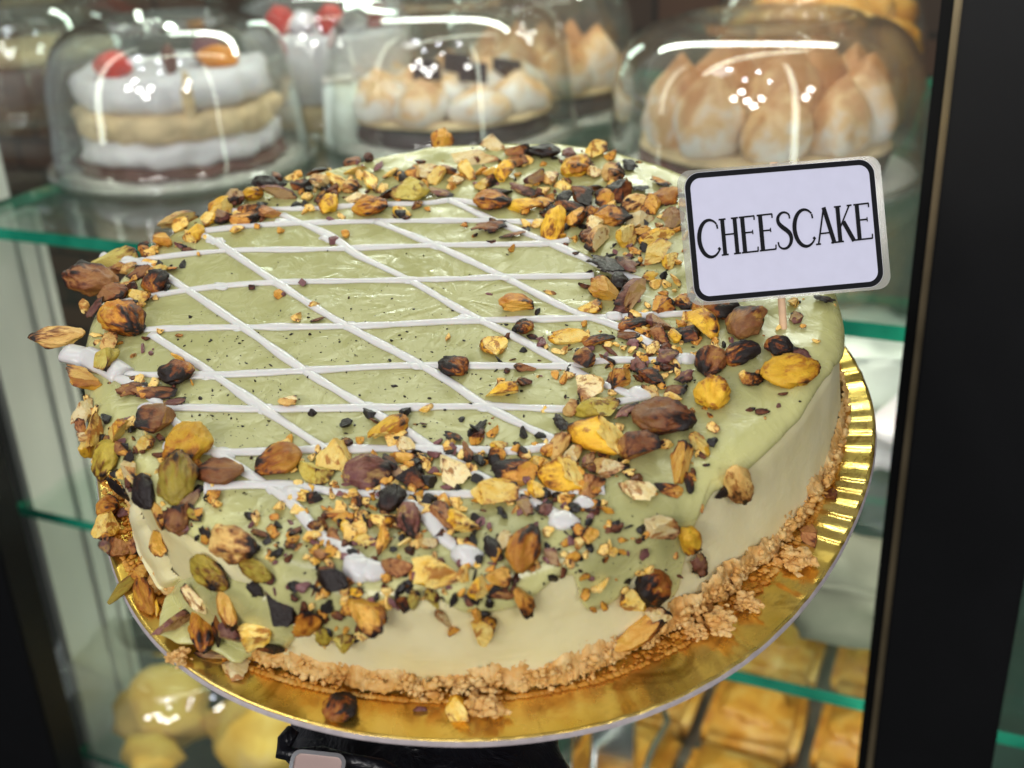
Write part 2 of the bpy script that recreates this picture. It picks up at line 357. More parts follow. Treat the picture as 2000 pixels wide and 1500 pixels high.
# ------------------------------------------------------------------ domed cakes
def solve(xl, xr, yb, z=SZ):
    xc = (xl + xr) / 2; P = atz(xc, yb, z); d = P - CAM
    k = (xr - xl) / 2 / FPX; D = (-CB).dot(d); dh = Vector((d.x, d.y, 0)).normalized(); kk = dh.dot(-CB)
    R = k * D / (1 - k * kk); c = P + dh * R; return Vector((c.x, c.y, z)), R
def dome(c, R, H, label, group='clear domes over the cakes', topr=.56, seed=0):
    root = empty('cake_dome', c, label, 'dome lid', group)
    bm = bmesh.new(); prof = []
    pts = [(1.0, .004), (1.0, .02)]
    for i in range(15):
        a = i / 14 * PI / 2; e = .62
        pts.append((topr + (.97 - topr) * math.cos(a) ** .8, .06 + (H - .06) * 1.0 * (math.sin(a)) ** 1.0))
    pts = [(r * R, z) for r, z in pts]
    pts += [(topr * R * .93, H + .004), (topr * R * .86, H + .004), (topr * R * .80, H - .004), (0, H - .004)]
    lathe(bm, pts, 96)
    o = obj('shell', bm, M['dome'], root); md = o.modifiers.new('s', 'SOLIDIFY'); md.thickness = .0016; md.offset = -1
    bm = bmesh.new()
    lathe(bm, [(R * 1.0, .001), (R * 1.06, .0015), (R * 1.075, .005), (R * 1.06, .009), (R * 1.0, .0085), (R * .995, .004)], 96, close=True)
    # tab where the lid is lifted
    box(bm, -R * 1.17, -R * 1.05, -R * .12, R * .12, .004, .010)
    obj('rim', bm, M['dome'], root)
    return root
def cyl(bm, r, z0, z1, seg=64, rough=.03, freq=3, seed=0, mi=0, bev=.004):
    def wob(a, rr, z):
        k = 1 + rough * noise.noise(Vector((math.cos(a) * freq + seed, math.sin(a) * freq, z * 60)))
        return rr * k, z + rough * .35 * r * noise.noise(Vector((math.cos(a) * freq * rr / r, math.sin(a) * freq * rr / r, seed))) 
    lathe(bm, [(0, z0), (r - bev, z0), (r, z0 + bev), (r, (z0 + z1) / 2), (r, z1 - bev), (r - bev, z1), (r * .6, z1), (r * .3, z1), (0, z1)], seg, wob=wob, mi=mi)
def board(root, R):
    bm = bmesh.new(); lathe(bm, [(0, .001), (R * .98, .001), (R * .98, .003), (0, .003)], 64); obj('cake_board', bm, M['boardw'], root)
def off(c, dx, dy, dz=0): return (dx, dy, dz)
# A: layered cream cake
cA, RA = solve(135, 612, 378); HA = .128
dome(cA, RA, HA, 'clear dome at the left over the layered cream cake with strawberry and orange')
viewA = Vector((cA.x, cA.y, 0)).normalized(); rgt = Vector((viewA.y, -viewA.x, 0))
ck = empty('cream_cake', cA + Vector((0, 0, .0005)), 'white layered cream cake with yellow sponge band and strawberry and orange on top', 'cake')
r = RA * .80
for nm, z0, z1, mt, k in (('base', .004, .014, 'brownbase', 1.02), ('cream_layer', .0145, .036, 'cream', 1.0), ('sponge_layer', .0365, .060, 'sponge', .985), ('cream_layer', .0605, .090, 'cream', .96)):
    bm = bmesh.new(); cyl(bm, r * k * (.97 + .05 * ((z0 * 977) % 1)), z0, z1, 120, .10, 5, z0 * 90, bev=.006); obj(nm, bm, M[mt], ck)
board(ck, RA)
for nm, dx, dd, s, mt in (('strawberry', -.048, -.035, (.018, .014, .012), 'red'), ('orange_slice', .042, -.03, (.020, .012, .010), 'orange'), ('fig_piece', .033, -.01, (.014, .012, .016), 'fig'), ('cinnamon_stick', .0, -.045, (.006, .006, .014), 'brownbase')):
    bm = bmesh.new(); p = rgt * dx + viewA * dd; blob(bm, (p.x, p.y, .090 + s[2] * .7), *s, rough=.12, freq=1.5, seed=dx * 100); obj(nm, bm, M[mt], ck)
bm = bmesh.new(); p = rgt * .01 - viewA * (r * .955); blob(bm, (p.x, p.y, .072), .005, .005, .024, rough=.2); obj('sauce_drip', bm, M['sponge'], ck)
# B: strawberry cream cake behind
cB, RB = solve(470, 850, 275); HB = .135
dome(cB, RB, HB, 'clear dome behind, over the tall strawberry topped cream cake')
ck = empty('cream_cake', cB, 'tall pale cream cake with whole strawberries, behind the layered cream cake', 'cake')
bm = bmesh.new(); cyl(bm, RB * .82, .004, .03, 64, .03); obj('sponge_layer', bm, M['sponge'], ck)
bm = bmesh.new(); cyl(bm, RB * .82, .0305, .095, 64, .04, 3, 5); obj('cream_layer', bm, M['cream'], ck)
vB = Vector((cB.x, cB.y, 0)).normalized(); rB = Vector((vB.y, -vB.x, 0))
for dx, dd in ((-.045, -.03), (.005, -.05), (.05, -.02)):
    p = rB * dx + vB * dd; bm = bmesh.new(); blob(bm, (p.x, p.y, .108), .014, .014, .015, rough=.08); obj('strawberry', bm, M['red'], ck)
    p2 = p + rB * .022; bm = bmesh.new(); blob(bm, (p2.x, p2.y, .104), .014, .014, .013, rough=.15); obj('cream_rosette', bm, M['cream'], ck)
board(ck, RB)
# C: meringue tart in the middle
def meringue(c, R, n, label, basem, hb=.014, hm=.05, top=None, seed=1, group=None, rings=((1.0, 0),), mat='mer'):
    ck = empty('meringue_pie', c, label, 'pie', group)
    rr = random.Random(seed)
    bm = bmesh.new(); cyl(bm, R * .80, .004, .004 + hb, 64, .04, 3, seed); obj('crust_base', bm, M[basem], ck)
    bm = bmesh.new(); cyl(bm, R * .81, .0045 + hb, .010 + hb, 64, .05, 3, seed + 2); obj('biscuit_layer', bm, M['sponge'] if basem == 'darkbase' or True else M['cream'], ck)
    z = .010 + hb
    for q, (kr, off_) in enumerate(((.60, 0), (.28, .4))):
        m = max(4, int(n * kr / .6))
        for i in range(m):
            a = 2 * PI * i / m + off_ + rr.uniform(-.1, .1); s = R * .80 * PI * kr / m * 1.32
            hh = hm * rr.uniform(.85, 1.15) * (1.15 if q else 1)
            bm = bmesh.new()
            prof = [(0, 0), (s * .9, 0), (s * 1.05, hh * .2), (s * 1.06, hh * .45), (s * .9, hh * .7), (s * .5, hh * .88), (s * .2, hh * 1.03), (0, hh * 1.12)]
            sd = rr.uniform(0, 50)
            def wob(an, r_, z_):
                k = 1 + .10 * math.sin(3 * an + z_ * 70 + sd) + .34 * noise.noise(Vector((math.cos(an) * 1.3 + sd, math.sin(an) * 1.3, z_ * 40))) + .06 * math.sin(an * 5 + z_ * 120)
                return r_ * k, z_
            lathe(bm, prof, 24, (R * kr * math.cos(a), R * kr * math.sin(a), z - .002), wob)
            for v in bm.verts:
                dz = v.co.z - z; v.co.x += dz * rr_l[0] * .2; v.co.y += dz * rr_l[1] * .2
            o = obj('meringue_swirl', bm, M[mat], ck); sm = o.modifiers.new('s', 'SUBSURF'); sm.levels = 1; sm.render_levels = 1
    return ck
rr_l = (.4, -.3)
cC, RC = solve(645, 1128, 318); HC = .125
dome(cC, RC, HC, 'clear dome in the middle, over the toasted meringue pie on a dark base')
ckC = meringue(cC, RC, 9, 'toasted meringue pie on dark chocolate base under the middle dome', 'darkbase', .018, .035, seed=3); board(ckC, RC)
vC = Vector((cC.x, cC.y, 0)).normalized(); rC = Vector((vC.y, -vC.x, 0))
for i, (dx, dd) in enumerate(((-.02, -.04), (.02, -.05), (.05, -.02), (0, 0))):
    bm = bmesh.new(); p = rC * dx + vC * dd; box(bm, p.x - .014, p.x + .014, p.y - .002, p.y + .002, .060, .078, M=Matrix.Rotation(.05 * i, 4, 'Y')); obj('chocolate_shard', bm, M['darkbase'], ckC, smooth=False)
# D behind
cD, RD = solve(880, 1245, 255); HD = .135
dome(cD, RD, HD, 'clear dome at the back right of centre, over a meringue pie')
ckD = meringue(cD, RD, 8, 'toasted meringue pie with dark base at the back, right of the strawberry cake', 'darkbase', .02, .05, seed=8); board(ckD, RD)
# E big right
cE, RE = solve(1188, 1778, 425); HE = .122
dome(cE, RE, HE, 'large clear dome at the right behind the name card, over the toasted meringue pie', topr=.6)
ckE = meringue(cE, RE, 10, 'large meringue pie with toasted peaks on brown base behind the name card', 'brownbase', .022, .060, seed=5); board(ckE, RE)
# F behind right
cF, RF = solve(1375, 1785, 290); HF = .14
dome(cF, RF, HF, 'clear dome at the far right back, over the golden pastry heap')
ck = empty('golden_cake', cF, 'golden brown pastry cake at the far right back under a dome', 'cake'); rr = random.Random(4)
for i in range(16):
    a = i * 2.4; q = RF * .62 * math.sqrt(i / 16); bm = bmesh.new()
    blob(bm, (q * math.cos(a), q * math.sin(a), .03 + .075 * (1 - (q / RF) ** 2) + rr.uniform(-.01, .01)), .04, .032, .03, rough=.22, freq=1.5, seed=i); obj('pastry_piece', bm, M['pastry'], ck)
bm = bmesh.new(); cyl(bm, RF * .85, .003, .05); obj('pastry_base', bm, M['pastry'], ck)
# G far left
cG, RG = solve(-90, 285, 250); HG = .125
dome(cG, RG, HG, 'clear dome at the far left back, partly cut off by the picture edge')
ck = empty('brown_cake', cG, 'brown cake at the far left back behind the layered cream cake', 'cake')
bm = bmesh.new(); cyl(bm, RG * .8, .003, .06); obj('cake_body', bm, M['brownbase'], ck); bm = bmesh.new(); cyl(bm, RG * .8, .0605, .075); obj('cake_top', bm, M['sponge'], ck)
# white standing sleeve between A and C
def standing(px, py, w_, h_, y, label, rot=0, name='paper_sleeve', mt='white', z=SZ):
    P = atz(px, py, z); root = empty(name, P, label, 'packaging')
    bm = bmesh.new(); Mm = Matrix.Rotation(rot, 4, 'Z')
    vs = box(bm, -w_ / 2, w_ / 2, 0, y, .001, h_, M=Mm)
    for v in vs[4:]: v.co.x *= .8
    bmesh.ops.bevel(bm, geom=bm.edges[:], offset=.003, segments=2, affect='EDGES')
    obj('body', bm, M[mt], root); bm = bmesh.new(); box(bm, -w_ * .42, w_ * .42, .002, y - .002, h_ + .0005, h_ + .004, M=Mm); obj('lid', bm, M['boardw'], root)
    return root
standing(672, 292, .034, .062, .03, 'pale tall white carton between the left and the middle dome', .5)

# middle shelf: packs seen under the upper shelf
def pack(px, py, w_, d_, h_, rot, mt, label, name, z):
    P = atz(px, py, z); root = empty(name, P, label, 'package')
    Mm = Matrix.Rotation(rot, 4, 'Z'); bm = bmesh.new(); box(bm, -w_ / 2, w_ / 2, 0, d_, .001, h_, M=Mm)
    bmesh.ops.subdivide_edges(bm, edges=bm.edges[:], cuts=5, use_grid_fill=True)
    for v in bm.verts: v.co += v.normal * 0 + Vector((1, 1, 1)) * .012 * noise.noise(v.co * 25 + P * 9)
    obj('wrapped_body', bm, M[mt], root); 
    bm = bmesh.new(); tube(bm, [Mm @ Vector((-w_ * .5, -.001, h_ * .9)), Mm @ Vector((0, -.003, h_ * .97)), Mm @ Vector((w_ * .5, -.001, h_ * .9))], .0025, 8); obj('seam', bm, M[mt], root)
    return root
pack(1700, 800, .10, .12, .06, .2, 'white', 'white wrapped package on the middle shelf right of the gold board', 'wrapped_package', SZ2)
pack(1760, 950, .08, .10, .05, -.3, 'cream', 'pale crumpled package on the middle shelf in front of the white one', 'wrapped_package', SZ2)
pack(1640, 1270, .06, .07, .055, .1, 'grey', 'grey olive box on the middle shelf near its front edge', 'grey_box', SZ2)
pack(1420, 900, .12, .12, .05, .3, 'cream', 'pale package on the middle shelf hidden mostly behind the cheesecake', 'wrapped_package', SZ2)
# lower shelf: tray of square pastries
g = 'square golden pastries in rows on the lower tray'
Pt = atz(1500, 1440, SZ3); tr_ = empty('steel_tray', Pt, 'steel tray under the rows of square golden pastries', 'tray')
bm = bmesh.new(); box(bm, -.17, .15, -.16, .34, .001, .004); obj('tray_plate', bm, M['tray'], tr_, smooth=False)
bm = bmesh.new(); box(bm, -.175, -.17, -.16, .34, .001, .012); box(bm, .15, .155, -.16, .34, .001, .012); obj('tray_edge', bm, M['tray'], tr_, smooth=False)
k = 0
rowtxt = ['front row of the tray', 'second row of the tray', 'third row of the tray', 'back row of the tray']
coltxt = ['leftmost', 'middle', 'rightmost']
for j in range(4):
    for i in range(3):
        root = empty('square_pastry', Pt + Vector((-.115 + i * .103, -.115 + j * .112, .0045)), 'square golden pastry, %s in the %s' % (coltxt[i], rowtxt[j]), 'pastry', g)
        bm = bmesh.new(); box(bm, -.045, .045, -.05, .05, 0, .035)
        bmesh.ops.bevel(bm, geom=bm.edges[:], offset=.009, segments=3, affect='EDGES'); bmesh.ops.triangulate(bm, faces=bm.faces[:])
        for v in bm.verts: v.co += Vector((1, 1, .6)) * .006 * noise.noise(v.co * 30 + Vector((i * 5, j * 5, 0)))
        obj('crust', bm, M['pastry'], root)
        bm = bmesh.new(); blob(bm, (0, 0, .036), .03, .033, .006, rough=.2, seed=i + 4 * j); obj('glazed_top', bm, M['pastry'], root)
# bottom left dome of puff pastries
cH, RH = solve(150, 720, 1560, SZ3)
dome(cH, RH * .95, .11, 'clear dome at the lower left over the yellow puff pastries on the lower shelf')
for i, (px, py, s, lb) in enumerate(((330, 1400, .05, 'rounded yellow puff pastry, the upper of the two at the lower left under the dome'), (520, 1450, .055, 'rounded yellow puff pastry right beside the sleeve under the lower left dome'), (300, 1490, .03, 'small pale puff pastry at the bottom left corner under the dome'))):
    P = atz(px, py, SZ3 + .03); bm = bmesh.new(); blob(bm, (0, 0, 0), s, s * .8, s * .75, rough=.22, freq=1.6, seed=i * 3 + 1)
    o = obj('puff_pastry', bm, M['puff']); o.location = P + Vector((0, 0, .01)); props(o, lb, 'pastry')
# chrome tongs
root = empty('serving_tongs', atz(1200, 1480, SZ3 + .05), 'chrome serving tongs standing upright in front of the square pastries', 'tongs')
def P3(px, py, dz): return atz(px, py, SZ3 + dz) - root.location
for pts in (((1118, 1420), (1110, 1500), (1100, 1600)), ((1165, 1400), (1158, 1500), (1150, 1600)), ((1292, 1378), (1305, 1412), (1272, 1470), (1262, 1500), (1255, 1560))):
    bm = bmesh.new(); tube(bm, [P3(x, y, .06) for x, y in pts], .0035, 10); obj('arm', bm, M['chrome'], root)
bm = bmesh.new(); box(bm, -.02, .02, -.006, .006, -.04, .05); obj('hinge_plate', bm, M['chrome'], root, smooth=False)

# ------------------------------------------------------------------ the cheesecake on its gold board
BC = Vector((-.1609, .3263, -.1792)) + CAM
NN = Vector((.0798, -.2031, 1)).normalized(); EX = (Vector((1, 0, 0)) - NN * NN.x).normalized(); EY = NN.cross(EX)
OX, OY, HH = -.0084, .0079, .0411
FR = Matrix((( EX.x, EY.x, NN.x, BC.x), (EX.y, EY.y, NN.y, BC.y), (EX.z, EY.z, NN.z, BC.z), (0, 0, 0, 1))); FI = FR.inverted()
def onplane(px, py, h):
    r = ray(px, py); c = BC + NN * h; P = CAM + r * ((c - CAM).dot(NN) / r.dot(NN)); return FI @ P
def fourier(pts, h, ox, oy, R0, order=4, reg=.02):
    A = []; b = []
    def row(a): return [1] + [f(k * a) for k in range(1, order + 1) for f in (math.cos, math.sin)]
    for x, y in pts:
        q = onplane(x, y, h); a = math.atan2(q.y - oy, q.x - ox); A.append(row(a)); b.append(math.hypot(q.x - ox, q.y - oy) - R0)
    n = 1 + 2 * order; A = np.array(A + [[reg * (8 + i) if i == j else 0 for j in range(n)] for i in range(n)]); b = np.array(b + [0] * n)
    s = np.linalg.lstsq(A, b, rcond=None)[0]
    return lambda a: R0 + float(np.dot(s, row(a)))
Bpts = [(185,930),(205,1060),(240,1160),(290,1250),(370,1320),(440,1360),(520,1392),(610,1420),(700,1437),(820,1452),(950,1457),(1050,1448),(1150,1430),(1280,1385),(1400,1330),(1490,1268),(1560,1200),(1620,1125),(1660,1050),(1705,920),(1713,830),(1700,760),(1670,700)]
bpts = [(1648,800),(1645,850),(1600,1000),(1530,1110),(1420,1220),(1300,1260),(1180,1310),(950,1350),(720,1320),(545,1290),(450,1262),(370,1195),(315,1115),(280,1030),(262,980)]
tpts = [(1642,660),(1340,335),(1240,305),(1150,288),(1000,280),(880,280),(740,303),(620,340),(500,375),(400,415),(300,475),(190,600),(168,740),(230,910)]
RBf = fourier(Bpts, 0, 0, 0, .135, 5, .008)
Rbf = fourier(bpts, .002, OX, OY, .1285, 5, .02)
Rtf = fourier(tpts, HH, OX, OY, .1252, 4, .03)
RR = .0075; LA = RR * PI / 2
def surf(a, s, off=0.0):
    Rt = Rtf(a) ; Rb = min(Rbf(a), Rt + .004)
    if s <= 0: r, z, nr, nz = Rt - RR + s, HH, 0, 1
    elif s <= LA: q = s / RR; r, z, nr, nz = Rt - RR + RR * math.sin(q), HH - RR + RR * math.cos(q), math.sin(q), math.cos(q)
    else:
        d = (s - LA) / (HH - RR - .003); r = Rt + (Rb - Rt) * d; z = HH - RR - (s - LA); nr, nz = 1, 0
    ca, sa = math.cos(a), math.sin(a)
    bumpv = .0011 * noise.noise(Vector((r * ca * 22, r * sa * 22, z * 22))) + .0004 * noise.noise(Vector((r * ca * 90, r * sa * 90, z * 90)))
    k = off + bumpv
    return Vector((OX + (r + nr * k) * ca, OY + (r + nr * k) * sa, z + nz * k))
cake = empty('cheesecake', BC, 'round cheesecake with green pistachio glaze and white icing lattice on a gold board', 'cheesecake')
cake.matrix_world = FR
def cobj(name, bm, mats, smooth=True):         # geometry in the cake's own frame
    me = bpy.data.meshes.new(name); bm.normal_update(); bm.to_mesh(me); bm.free()
    for m in (mats if isinstance(mats, (list, tuple)) else [mats]): me.materials.append(m)
    if smooth:
        for p in me.polygons: p.use_smooth = True
    o = bpy.data.objects.new(name, me); COL.objects.link(o); o.parent = cake; return o
NA = 540
def polar(bm, svals, off, smaxf=None):
    rings = []; c = None
    for si, s in enumerate(svals): rings.append([bm.verts.new(off(2 * PI * i / NA, s)) for i in range(NA)])
    cen = bm.verts.new(sum((v.co for v in rings[0]), Vector()) / NA)
    for i in range(NA): bm.faces.new((cen, rings[0][i], rings[0][(i + 1) % NA]))
    for A, B in zip(rings, rings[1:]):
        for i in range(NA):
            j = (i + 1) % NA; bm.faces.new((A[i], B[i], B[j], A[j]))
    return rings
sf = [-.108 + .108 * i / 16 for i in range(17)] + [LA * i / 7 for i in range(1, 8)] + [LA + (HH - RR - .004) * i / 26 for i in range(1, 27)]
bm = bmesh.new(); rings = polar(bm, sf, lambda a, s: surf(a, s)); bm.faces.new(rings[-1][::-1])
bm.normal_update(); bodyT = BVHTree.FromBMesh(bm)
cobj('filling', bm, M['filling'])
camL = FI @ CAM
def cast(tree, px, py):
    d = (FI.to_3x3() @ ray(px, py)).normalized(); h = tree.ray_cast(camL, d)
    return h[0], h[1], d
def s_of(P):
    a = math.atan2(P.y - OY, P.x - OX); r = math.hypot(P.x - OX, P.y - OY); Rt = Rtf(a)
    if P.z < HH - RR: return a, LA + (HH - RR - P.z)
    if r < Rt - RR: return a, r - (Rt - RR)
    return a, RR * math.atan2(r - (Rt - RR), max(1e-5, P.z - (HH - RR)))
gl = [(1640,655),(1622,720),(1588,770),(1545,835),(1490,890),(1440,935),(1390,965),(1358,1010),(1338,1060),(1318,1160),(1296,1172),(1270,1120),(1240,1120),(1200,1170),(1160,1192),(1138,1188),(1120,1120),(1080,1130),(1040,1165),(1000,1185),(930,1200),(880,1185),(850,1170),(800,1172),(760,1190),(730,1225),(690,1245),(640,1248),(600,1230),(560,1190),(520,1150),(480,1110),(440,1080),(400,1050),(350,1000),(300,970),(262,955),(225,930),(190,870),(172,800)]
cps = []
for x, y in gl:
    P, n_, d_ = cast(bodyT, x, y)
    if P is not None: cps.append(s_of(P))
cps.sort()
aa = [c[0] for c in cps]; ss = [c[1] for c in cps]
def smax(a):
    a = (a + PI) % (2 * PI) - PI
    if a < aa[0] or a > aa[-1]:
        base = LA + .004 + .006 * noise.noise(Vector((math.cos(a) * 6, math.sin(a) * 6, 3)))
        for e, v in ((aa[0], ss[0]), (aa[-1], ss[-1])):
            d = abs((a - e + PI) % (2 * PI) - PI)
            if d < .15: base = v + (base - v) * d / .15
        return base
    v = float(np.interp(a, aa, ss)); return v + .0012 * noise.noise(Vector((a * 14, 1, 0)))
def goff(a, u):
    m = max(LA * .6, smax(a))
    s = -.108 + (m + .108) * u if u < 1 else m
    s = -.108 + .108 * min(1, u / .55) if u <= .55 else m * (u - .55) / .45
    d = max(0, m - s); wth = .0032; t = .0017 * math.sqrt(max(0, 1 - max(0, 1 - d / wth) ** 2)) if u < 1 else -.0006
    t += .0006 * max(0, noise.noise(Vector((math.cos(a) * 7, math.sin(a) * 7, s * 80)))) if d > .003 else 0
    return surf(a, min(s, LA + HH - RR - .004), t)
us = [.02 + .53 * i / 40 for i in range(41)] + [.55 + .45 * i / 34 for i in range(1, 31)] + [.96, .975, .987, .995, 1.0]
bm = bmesh.new(); polar(bm, us, goff); bm.normal_update()
def cover_attr(o, fn):
    at_ = o.data.attributes.new('cover', 'FLOAT', 'POINT')
    for i, v in enumerate(o.data.vertices): at_.data[i].value = fn(v.co)
glT = BVHTree.FromBMesh(bm); go = cobj('glaze', bm, M['glaze'])
def cov(P):
    a, s_ = s_of(P); d = smax(a) - s_
    return max(0.0, min(1.0, .05 + d / .024)) if s_ > -.012 else 1.0
cover_attr(go, cov)
# icing lattice -------------------------------------------------------------
def catmull(pts, step=7):
    out = []
    P = [Vector((*p, 0)) for p in pts]; P = [P[0] * 2 - P[1]] + P + [P[-1] * 2 - P[-2]]
    for i in range(1, len(P) - 2):
        n = max(1, int((P[i + 1] - P[i]).length / step))
        for k in range(n):
            t_ = k / n; a, b, c, d = P[i - 1:i + 3]
            out.append(.5 * ((2 * b) + (c - a) * t_ + (2 * a - 5 * b + 4 * c - d) * t_ ** 2 + (3 * b - a - 3 * c + d) * t_ ** 3))
    out.append(P[-2]); return out
LINES = [
 [(455,414),(530,409),(620,408),(700,402),(830,398),(890,392),(960,405)],
 [(395,452),(480,443),(560,438),(740,433),(960,432),(1065,438)],
 [(235,518),(300,505),(450,490),(620,488),(850,480),(1060,477),(1110,470)],
 [(215,596),(320,575),(430,560),(560,552),(800,548),(1000,542),(1160,540)],
 [(250,648),(320,643),(470,640),(690,638),(900,628),(1150,622),(1360,612)],
 [(195,715),(240,728),(300,733),(400,734),(600,725),(800,715),(1100,716),(1180,705),(1330,704)],
 [(275,806),(350,797),(500,800),(750,797),(960,795),(1110,800),(1180,790),(1250,778)],
 [(335,868),(440,884),(650,878),(880,878),(1000,882),(1080,872)],
 [(400,955),(470,948),(570,950),(640,960),(700,966),(850,967),(1000,964),(1180,958)],
 [(553,421),(647,463),(700,500),(800,548),(910,612),(1000,656),(1090,706),(1140,735),(1240,775)],
 [(385,458),(420,472),(539,552),(665,631),(800,702),(880,748),(950,795),(1060,850),(1100,868)],
 [(200,500),(270,512),(332,545),(472,638),(591,722),(700,788),(770,830),(900,910),(970,948),(1060,992),(1110,1020)],
 [(297,655),(409,727),(525,806),(640,882),(700,925),(830,1005),(870,1055),(935,1095)],
 [(227,736),(290,770),(350,832),(440,898),(560,975),(620,1040),(700,1095),(735,1122)],
 [(735,433),(850,480),(980,540),(1110,605),(1200,636),(1290,682),(1340,705)],
 [(880,392),(960,430),(1060,470),(1130,500),(1190,528),(1260,552)],
 [(130,690),(170,700),(215,718),(240,735)],
]
IC = []
for li, L in enumerate(LINES):
    pts = catmull(L); bm = bmesh.new(); ps = []; ns = []; rs = []
    for i, p in enumerate(pts):
        P, n_, d_ = cast(glT, p.x, p.y)
        if P is None:
            q = onplane(p.x, p.y, HH); P = q; n_ = Vector((0, 0, 1))
        if n_.dot(d_) > 0: n_ = -n_
        r = .00160 * (1 + .38 * noise.noise(Vector((i * .13, li * 7.7, 0)))) * (1.25 if i in (0, len(pts) - 1) else 1)
        if li == 16: r = .0042
        if li in (13, 12) and i > len(pts) * .82: r *= 1.3
        ps.append(P + n_ * .0002); ns.append(n_); rs.append(r)
    # smooth
    for _ in range(2): ps = [ps[0]] + [(ps[i - 1] + ps[i] * 2 + ps[i + 1]) / 4 for i in range(1, len(ps) - 1)] + [ps[-1]]
    tube(bm, ps, rs, 12, .55, ns)
    o = cobj('icing_line', bm, M['icing'])
# flooding where lines cross and white drops
for px, py, s in ((1101, 1018, .0042), (1341, 702, .0030), (1250, 770, .0042), (700, 1112, .0044), (912, 1085, .0042), (725, 1115, .004), (290, 800, .0032), (1078, 430, .003), (1200, 620, .003), (335, 872, .003), (1140, 985, .003), (575, 965, .0034)):
    P, n_, d_ = cast(glT, px, py)
    if P is None: continue
    bm = bmesh.new(); q = Vector((0, 0, 1)).rotation_difference(n_).to_matrix()
    blob(bm, P + n_ * .0003, s, s * .8, .0018, rough=.12, freq=1.2, seed=px, M=q); cobj('icing_drop', bm, M['icing'])
for (x, y) in [(553,434),(740,433),(420,472),(640,466),(855,480),(1060,476),(430,560),(548,552),(800,548),(985,542),(470,640),(682,638),(905,624),(1140,620),(409,734),(594,724),(815,715),(1095,713),(520,800),(722,797),(950,795),(440,886),(640,878),(845,878),(1085,868),(545,955),(720,945)]:
    P, n_, d_ = cast(glT, x, y)
    if P is None: continue
    bm = bmesh.new(); q = Vector((0, 0, 1)).rotation_difference(n_).to_matrix()
    blob(bm, P, .0036, .0023, .0009, rough=.25, freq=1.2, seed=x, M=q); cobj('icing_joint', bm, M['icing'])
# drape at the lower left, hanging to the board -----------------------------
def patch(name, poly, thick, mat, wpx=26, step=4, tree=None, lift=0):
    xs = [p[0] for p in poly]; ys = [p[1] for p in poly]; bm = bmesh.new(); G = {}
    def sd(x, y):
        ins = False; md = 1e9; n = len(poly)
        for i in range(n):
            x1, y1 = poly[i]; x2, y2 = poly[(i + 1) % n]
            if (y1 > y) != (y2 > y) and x < (x2 - x1) * (y - y1) / (y2 - y1) + x1: ins = not ins
            vx, vy = x2 - x1, y2 - y1; t_ = max(0, min(1, ((x - x1) * vx + (y - y1) * vy) / (vx * vx + vy * vy + 1e-9)))
            md = min(md, math.hypot(x - x1 - t_ * vx, y - y1 - t_ * vy))
        return md if ins else -md
    y = min(ys) - 4
    while y < max(ys) + step:
        x = min(xs) - 4
        while x < max(xs) + step:
            xx = x + 8 * noise.noise(Vector((x * .03, y * .03, 1))); yy = y + 8 * noise.noise(Vector((x * .03, y * .03, 9)))
            d = sd(xx, yy)
            if d > -step:
                P, n_, dd = cast(tree or bodyT, x, y)
                if P is None: q = onplane(x, y, .004); P = q; n_ = Vector((0, -.8, .6)).normalized()
                if n_.dot(dd) > 0: n_ = -n_
                u = max(0, min(1, d / wpx)); k = thick * math.sqrt(1 - (1 - u) ** 2) * (1 + .35 * noise.noise(Vector((x * .02, y * .02, 5)))) if d > 0 else -.0035
                G[(round((x - min(xs)) / step), round((y - min(ys)) / step))] = bm.verts.new(P + n_ * (k + lift))
            x += step
        y += step
    for (i, j), v in list(G.items()):
        q = [G.get((i + 1, j)), G.get((i + 1, j + 1)), G.get((i, j + 1))]
        if all(q):
            try: bm.faces.new((v, *q))
            except ValueError: pass
    for _ in range(5): bmesh.ops.smooth_vert(bm, verts=bm.verts[:], factor=.5, use_axis_x=True, use_axis_y=True, use_axis_z=True)
    bm.normal_update()
    return cobj(name, bm, mat)
gd = patch('glaze_drip', [(300,1240),(318,1170),(345,1135),(400,1115),(440,1125),(500,1140),(560,1190),(590,1240),(560,1268),(500,1272),(470,1300),(430,1285),(390,1262),(340,1258)], .0026, M['glaze'], 34)
gdT = BVHTree.FromPolygons([v.co.copy() for v in gd.data.vertices], [list(p.vertices) for p in gd.data.polygons])
cover_attr(gd, lambda p: .35 + .5 * noise.noise(p * 60))
patch('cream_smear', [(255,975),(275,985),(300,1040),(330,1090),(360,1130),(320,1160),(285,1110),(262,1050)], .003, M['filling'], 14)
# crust: crumbly ring -------------------------------------------------------
bm = bmesh.new(); rings = []
prof = [(-.0010, .0104), (-.0005, .0095), (.0, .0084), (.0004, .0073), (.0007, .0062), (.0010, .0050), (.0012, .0038), (.0012, .0026), (.0010, .0014), (.0, .0004)]
for (dr, z) in prof:
    ring = []
    for i in range(1440):
        a = 2 * PI * i / 1440; r = min(Rbf(a), Rtf(a) + .004) + dr
        p = Vector((math.cos(a) * 60, math.sin(a) * 60, z * 500))
        k = .0018 * noise.noise(p * .35) + .002 * noise.noise(p * .12) + .0014 * noise.noise(p) + .0011 * noise.noise(p * 2.3) + .0006 * noise.noise(p * 5)
        zt = z + (.0040 * noise.noise(Vector((math.cos(a) * 11, math.sin(a) * 11, 4))) + .0015 * noise.noise(p * .6) if z > .007 else 0)
        ring.append(bm.verts.new((OX + (r + k) * math.cos(a), OY + (r + k) * math.sin(a), zt)))
    rings.append(ring)
for A, B in zip(rings, rings[1:]):
    for i in range(1440):
        j = (i + 1) % 1440; bm.faces.new((A[i], B[i], B[j], A[j]))
rr = random.Random(11)
